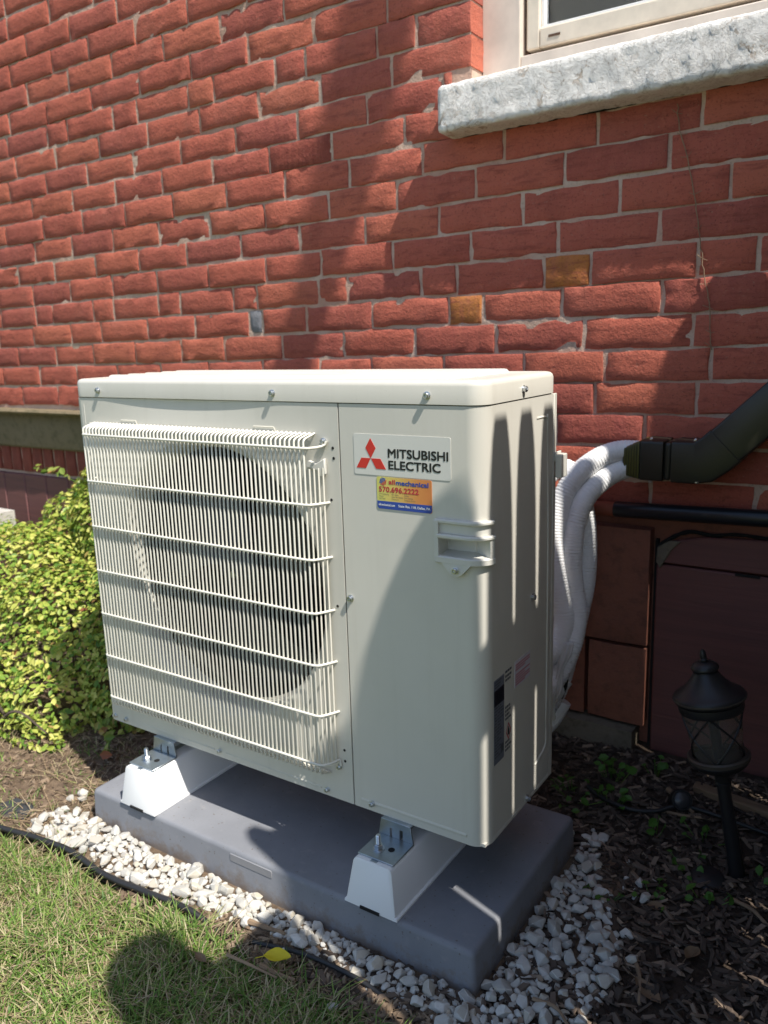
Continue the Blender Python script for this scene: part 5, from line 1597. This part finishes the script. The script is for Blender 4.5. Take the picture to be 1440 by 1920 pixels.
# --- small loose things --------------------------------------------------------
def one_leaf(name, mat, x, y, L, W, rz, label, cat, curl=0.3, group=None, lift=0.008):
    mb = MB(); rows = []
    c_, s_ = math.cos(rz), math.sin(rz); z0 = ground_z(x, y) + lift
    for i in range(9):
        t = i / 8; hw = W * 0.5 * math.sin(math.pi * min(1, t * 1.02)) ** 0.8 + 0.0006
        row = []
        for k in range(5):
            v = (k / 4 - 0.5) * 2 * hw; u = (t - 0.5) * L
            zz = z0 + curl * L * ((t - 0.5) ** 2) + curl * 1.2 * abs(v) + 0.1 * W * mnoise.noise((t * 4, k, x * 50))
            row.append((x + u * c_ - v * s_, y + u * s_ + v * c_, zz))
        rows.append(row)
    mb.grid(rows); mb.tube([(x + (-0.5 * L - 0.3 * L) * c_, y + (-0.8 * L) * s_, z0), (x - 0.45 * L * c_, y - 0.45 * L * s_, z0 + curl * L * 0.22)], 0.0008, 4)
    o = mb.build(name, mat, None, (x, y, z0), smooth=60); return tag(o, label, cat, group)
one_leaf('fallen_leaf', M_yellowleaf, 0.672, -0.212, 0.046, 0.030, 0.5, 'bright yellow fallen leaf at the grass edge', 'leaf', 0.5, lift=0.022)
one_leaf('fallen_leaf', M_dryleaf, 1.205, 0.05, 0.058, 0.026, -0.6, 'largest dry brown leaf lying flat on the mulch', 'leaf', 0.25)
one_leaf('fallen_leaf', M_dryleaf, 1.245, 0.165, 0.036, 0.022, 1.2, 'dry brown leaf standing curled in the mulch', 'leaf', 0.8)
one_leaf('fallen_leaf', M_dryleaf, 1.165, 0.245, 0.034, 0.022, 0.2, 'dry leaf beside the outermost white stones', 'leaf', 0.5)
one_leaf('fallen_leaf', M_dryleaf, 0.57, -0.285, 0.03, 0.014, -0.2, 'dry brown leaf lying on the shaded grass', 'leaf', 0.4, lift=0.03)
def stick(path, r, label, mat=None, name='twig'):
    P = [Vector((x, y, ground_z(x, y) + z)) for x, y, z in path]
    Q = catmull(P, 5); mb = MB(); mb.tube(Q, [r * (1 - 0.5 * i / len(Q)) * (1 + 0.25 * mnoise.noise((i * 0.9, r * 900, 0))) for i in range(len(Q))], 6)
    tag(mb.build(name, mat or M_twig, None, P[0], smooth=50), label, 'twig', 'dry twigs on the ground')
stick([(1.275, 0.345, 0.008), (1.31, 0.325, 0.012), (1.345, 0.295, 0.010), (1.40, 0.26, 0.012)], 0.0042, 'knobbly pale twig running right from the lamp stake')
stick([(1.06, -0.06, 0.012), (1.10, -0.065, 0.018), (1.13, -0.085, 0.012), (1.17, -0.12, 0.012)], 0.0034, 'pale root-like twig below the gravel corner')
stick([(0.60, -0.255, 0.03), (0.65, -0.25, 0.026), (0.70, -0.245, 0.024)], 0.0030, 'brown twig lying in the shaded grass beside the yellow leaf')
stick([(0.655, -0.235, 0.02), (0.69, -0.23, 0.016), (0.72, -0.225, 0.016)], 0.0042, 'short bark strip under the yellow leaf')
stick([(0.565, -0.165, 0.016), (0.60, -0.163, 0.018), (0.64, -0.155, 0.014)], 0.0055, 'thick bark piece leaning on the shaded gravel')
stick([(1.075, 0.545, 0.01), (1.13, 0.55, 0.012), (1.19, 0.56, 0.01)], 0.004, 'grey stick lying between the weeds and the lamp')
stick([(1.165, 0.11, 0.008), (1.185, 0.075, 0.010), (1.20, 0.02, 0.008)], 0.0045, 'straight dark stick in the mulch at lower right')
stick([(1.09, 0.61, 0.012), (1.12, 0.585, 0.016), (1.155, 0.565, 0.012)], 0.006, 'pale wood splinter catching the light near the cellar boards', M_oldwood)
# strip of weathered lumber
lum = MB()
lum.loft([[(x, y + dy, ground_z(1.3, 0.6) + z) for dy, z in ((-0.014, 0.0), (0.014, 0.0), (0.014, 0.020), (-0.014, 0.020))] for x, y in ((1.135, 0.655), (1.3, 0.625), (1.62, 0.57))])
tag(lum.build('lumber_strip', M_oldwood, None, (1.3, 0.62, 0.03), bevel=(0.002, 1)), 'weathered strip of lumber lying behind the lamp stake', 'board')
cbl = [(0.93, 0.55, 0.012), (0.97, 0.525, 0.02), (1.03, 0.515, 0.016), (1.08, 0.53, 0.014), (1.115, 0.555, 0.02)]
plain([(x, y, ground_z(x, y) + z) for x, y, z in cbl], 0.0048, 'garden_cable', M_cable, 'black cable running over the soil to the small garden spotlight', 'cable')
plain([(x, y, ground_z(x, y) + z) for x, y, z in [(1.14, 0.575, 0.014), (1.2, 0.57, 0.014), (1.32, 0.56, 0.012), (1.6, 0.52, 0.012)]], 0.0045, 'garden_cable', M_cable, 'black cable passing behind the lamp along the lumber strip', 'cable')
spot = thing('garden_spotlight', 'small round black garden spotlight lying in the mulch', 'spotlight', (1.125, 0.575, 0.02))
Ms = Matrix.Translation((1.125, 0.575, 0.036)) @ Vector((0.45, -0.75, 0.45)).normalized().to_track_quat('Z', 'Y').to_matrix().to_4x4()
mb = MB(); mb.lathe([(0.0, -0.022), (0.014, -0.020), (0.022, -0.008), (0.0235, 0.006), (0.021, 0.012), (0.018, 0.012), (0.018, 0.009), (0.0, 0.009)], 20, Ms); mb.build('housing', M_cable, spot)
mb = MB(); mb.lathe([(0.0, 0.0095), (0.0175, 0.0095), (0.014, 0.0135), (0.0, 0.0155)], 20, Ms); mb.build('lens', M_lens, spot, smooth=60)
lid_d = MB(); lid_d.lathe([(0.0, 0.0), (0.030, 0.0), (0.031, 0.006), (0.026, 0.011), (0.0, 0.012)], 22, Matrix.Translation((1.222, 0.385, ground_z(1.222, 0.385) + 0.004)) @ Matrix.Rotation(0.15, 4, 'X'))
tag(lid_d.build('valve_cap', M_edging, None, (1.222, 0.385, 0.01), smooth=50), 'round dark cap set in the mulch left of the lamp base', 'cap')

# ================================================================== FENCE (right of the frame; it casts the picket shadows)
fence = thing('picket_fence', 'tall weathered cedar picket fence standing right of the unit, just outside the view', 'fence', (1.51, 0.2, 0))
XF0, XF1 = 1.500, 1.518
def picket(y0, y1, top, taper=True, lo=True, hi=True, shape=None):
    c = (y0 + y1) / 2; h = (y1 - y0) / 2
    pr = ((-0.36, 1.0), (-0.24, 0.955), (-0.15, 0.90), (-0.08, 0.80), (-0.03, 0.66), (-0.006, 0.53), (0.0, 0.46)) if taper else ((-0.16, 1.0), (-0.07, 0.93), (-0.02, 0.75), (0.0, 0.55))
    left = [(c - h, -0.05)] + [(c - h * k if lo else c - h, top + z) for z, k in pr]
    right = [(c + h, -0.05)] + [(c + h * k if hi else c + h, top + z) for z, k in pr]
    poly = left + right[::-1]
    mb = MB(); mb.prism(shape or poly, 0, XF0, XF1)
    mb.build('picket', M_fence, fence, ((XF0 + XF1) / 2, c, 0.9), bevel=(0.002, 1))
TOP = 1.785
picket(0, 0, 0, shape=[(-0.268, -0.05), (-0.268, 1.44), (-0.266, 1.60), (-0.262, 1.68), (-0.252, 1.745), (-0.238, 1.785), (-0.222, 1.805), (-0.205, 1.800), (-0.193, 1.77), (-0.184, 1.70), (-0.1785, 1.58), (-0.1765, 1.42), (-0.1765, -0.05)])
ys = [(-0.1640, -0.0785), (-0.0675, 0.0160), (0.0275, 0.1050), (0.1145, 0.198), (0.206, 0.284), (0.293, 0.387), (0.391, 0.484), (0.4855, 0.5925), (0.6015, 0.682), (0.6825, 0.768)]
for a, b in ys: picket(a, b, TOP)
picket(0, 0, 0, shape=[(-0.386, -0.05), (-0.386, 1.74), (-0.375, 1.78), (-0.35, 1.78), (-0.338, 1.73), (-0.33, 1.71), (-0.27, 1.69), (-0.27, -0.05)])  # this end picket and the next are outlined for the shadow they throw
picket(0, 0, 0, shape=[(-0.74, -0.05), (-0.74, 1.64), (-0.725, 1.70), (-0.69, 1.745), (-0.645, 1.755), (-0.60, 1.70), (-0.575, 1.56), (-0.555, 1.49), (-0.40, 1.49), (-0.40, -0.05)])
for y0, y1, z0, z1 in ((-0.27, 0.765, 1.365, 1.475), (-0.74, -0.125, 0.70, 0.915), (-0.1245, 0.52, 0.42, 1.125), (0.5205, 0.765, 0.70, 0.84), (-0.74, 0.765, 0.08, 0.18)):  # broad rails sized to block sun coming through the picket gaps
    mb = MB(); mb.box(XF1 + 0.001, XF1 + 0.035, y0, y1, z0, z1); mb.build('rail', M_fence, fence, (XF1 + 0.018, (y0 + y1) / 2, z0), bevel=(0.003, 1))
mb = MB(); mb.box(XF1 + 0.036, XF1 + 0.125, 0.60, 0.69, -0.05, 1.6); mb.build('post', M_fence, fence, bevel=(0.004, 1))
mb = MB(); mb.box(XF1 + 0.036, XF1 + 0.125, -0.70, -0.61, -0.05, 1.4); mb.build('post', M_fence, fence, bevel=(0.004, 1))

# unseen tree added behind the fence so its bare bough shades a band of wall
tree = thing('added_shade_tree', 'unseen tree added beyond the fence, its bare bough shading the brick wall', 'tree', (3.2, 0.3, 0))
mb = MB(); mb.tube(catmull([(3.2, 0.3, -0.1), (3.18, 0.3, 2.0), (3.25, 0.32, 4.0), (3.2, 0.4, 6.0), (3.3, 0.5, 8.2)], 6), [0.17 - 0.0055 * i for i in range(25)], 12); mb.build('trunk', M_bark, tree, smooth=60)
mb = MB()
bough = catmull([(3.2, 0.36, 5.3), (2.7, 0.30, 5.65), (2.2, 0.27, 5.25), (1.93, 0.262, 4.55), (1.76, 0.262, 3.98), (1.63, 0.262, 3.70), (1.52, 0.262, 3.46), (1.44, 0.262, 3.24)], 6)
mb.tube(bough, [0.075 - 0.0006 * i for i in range(len(bough))], 12)
mb.build('bough', M_bark, tree, smooth=60)
P, Nn = heap([(3.3, 1.2, 7.6, 1.6, 1.0, 1.2), (4.0, 1.1, 6.8, 1.2, 0.9, 1.0), (2.8, 1.7, 7.2, 1.0, 0.8, 1.0)], 260, 91) if False else (None, None)
rg = np.random.default_rng(91)
d = rg.normal(0, 1, (5000, 3)); d /= np.linalg.norm(d, axis=1)[:, None]
P = d * rg.uniform(0.5, 1, (5000, 1)) * np.array([1.5, 0.9, 1.2]) + np.array([3.6, 1.35, 7.6])
o = leaf_cloud('crown', M_treeleaf, P, d + np.array([0, 0, 0.5]), 0.16, 92, tree); tag(o, kind='stuff')
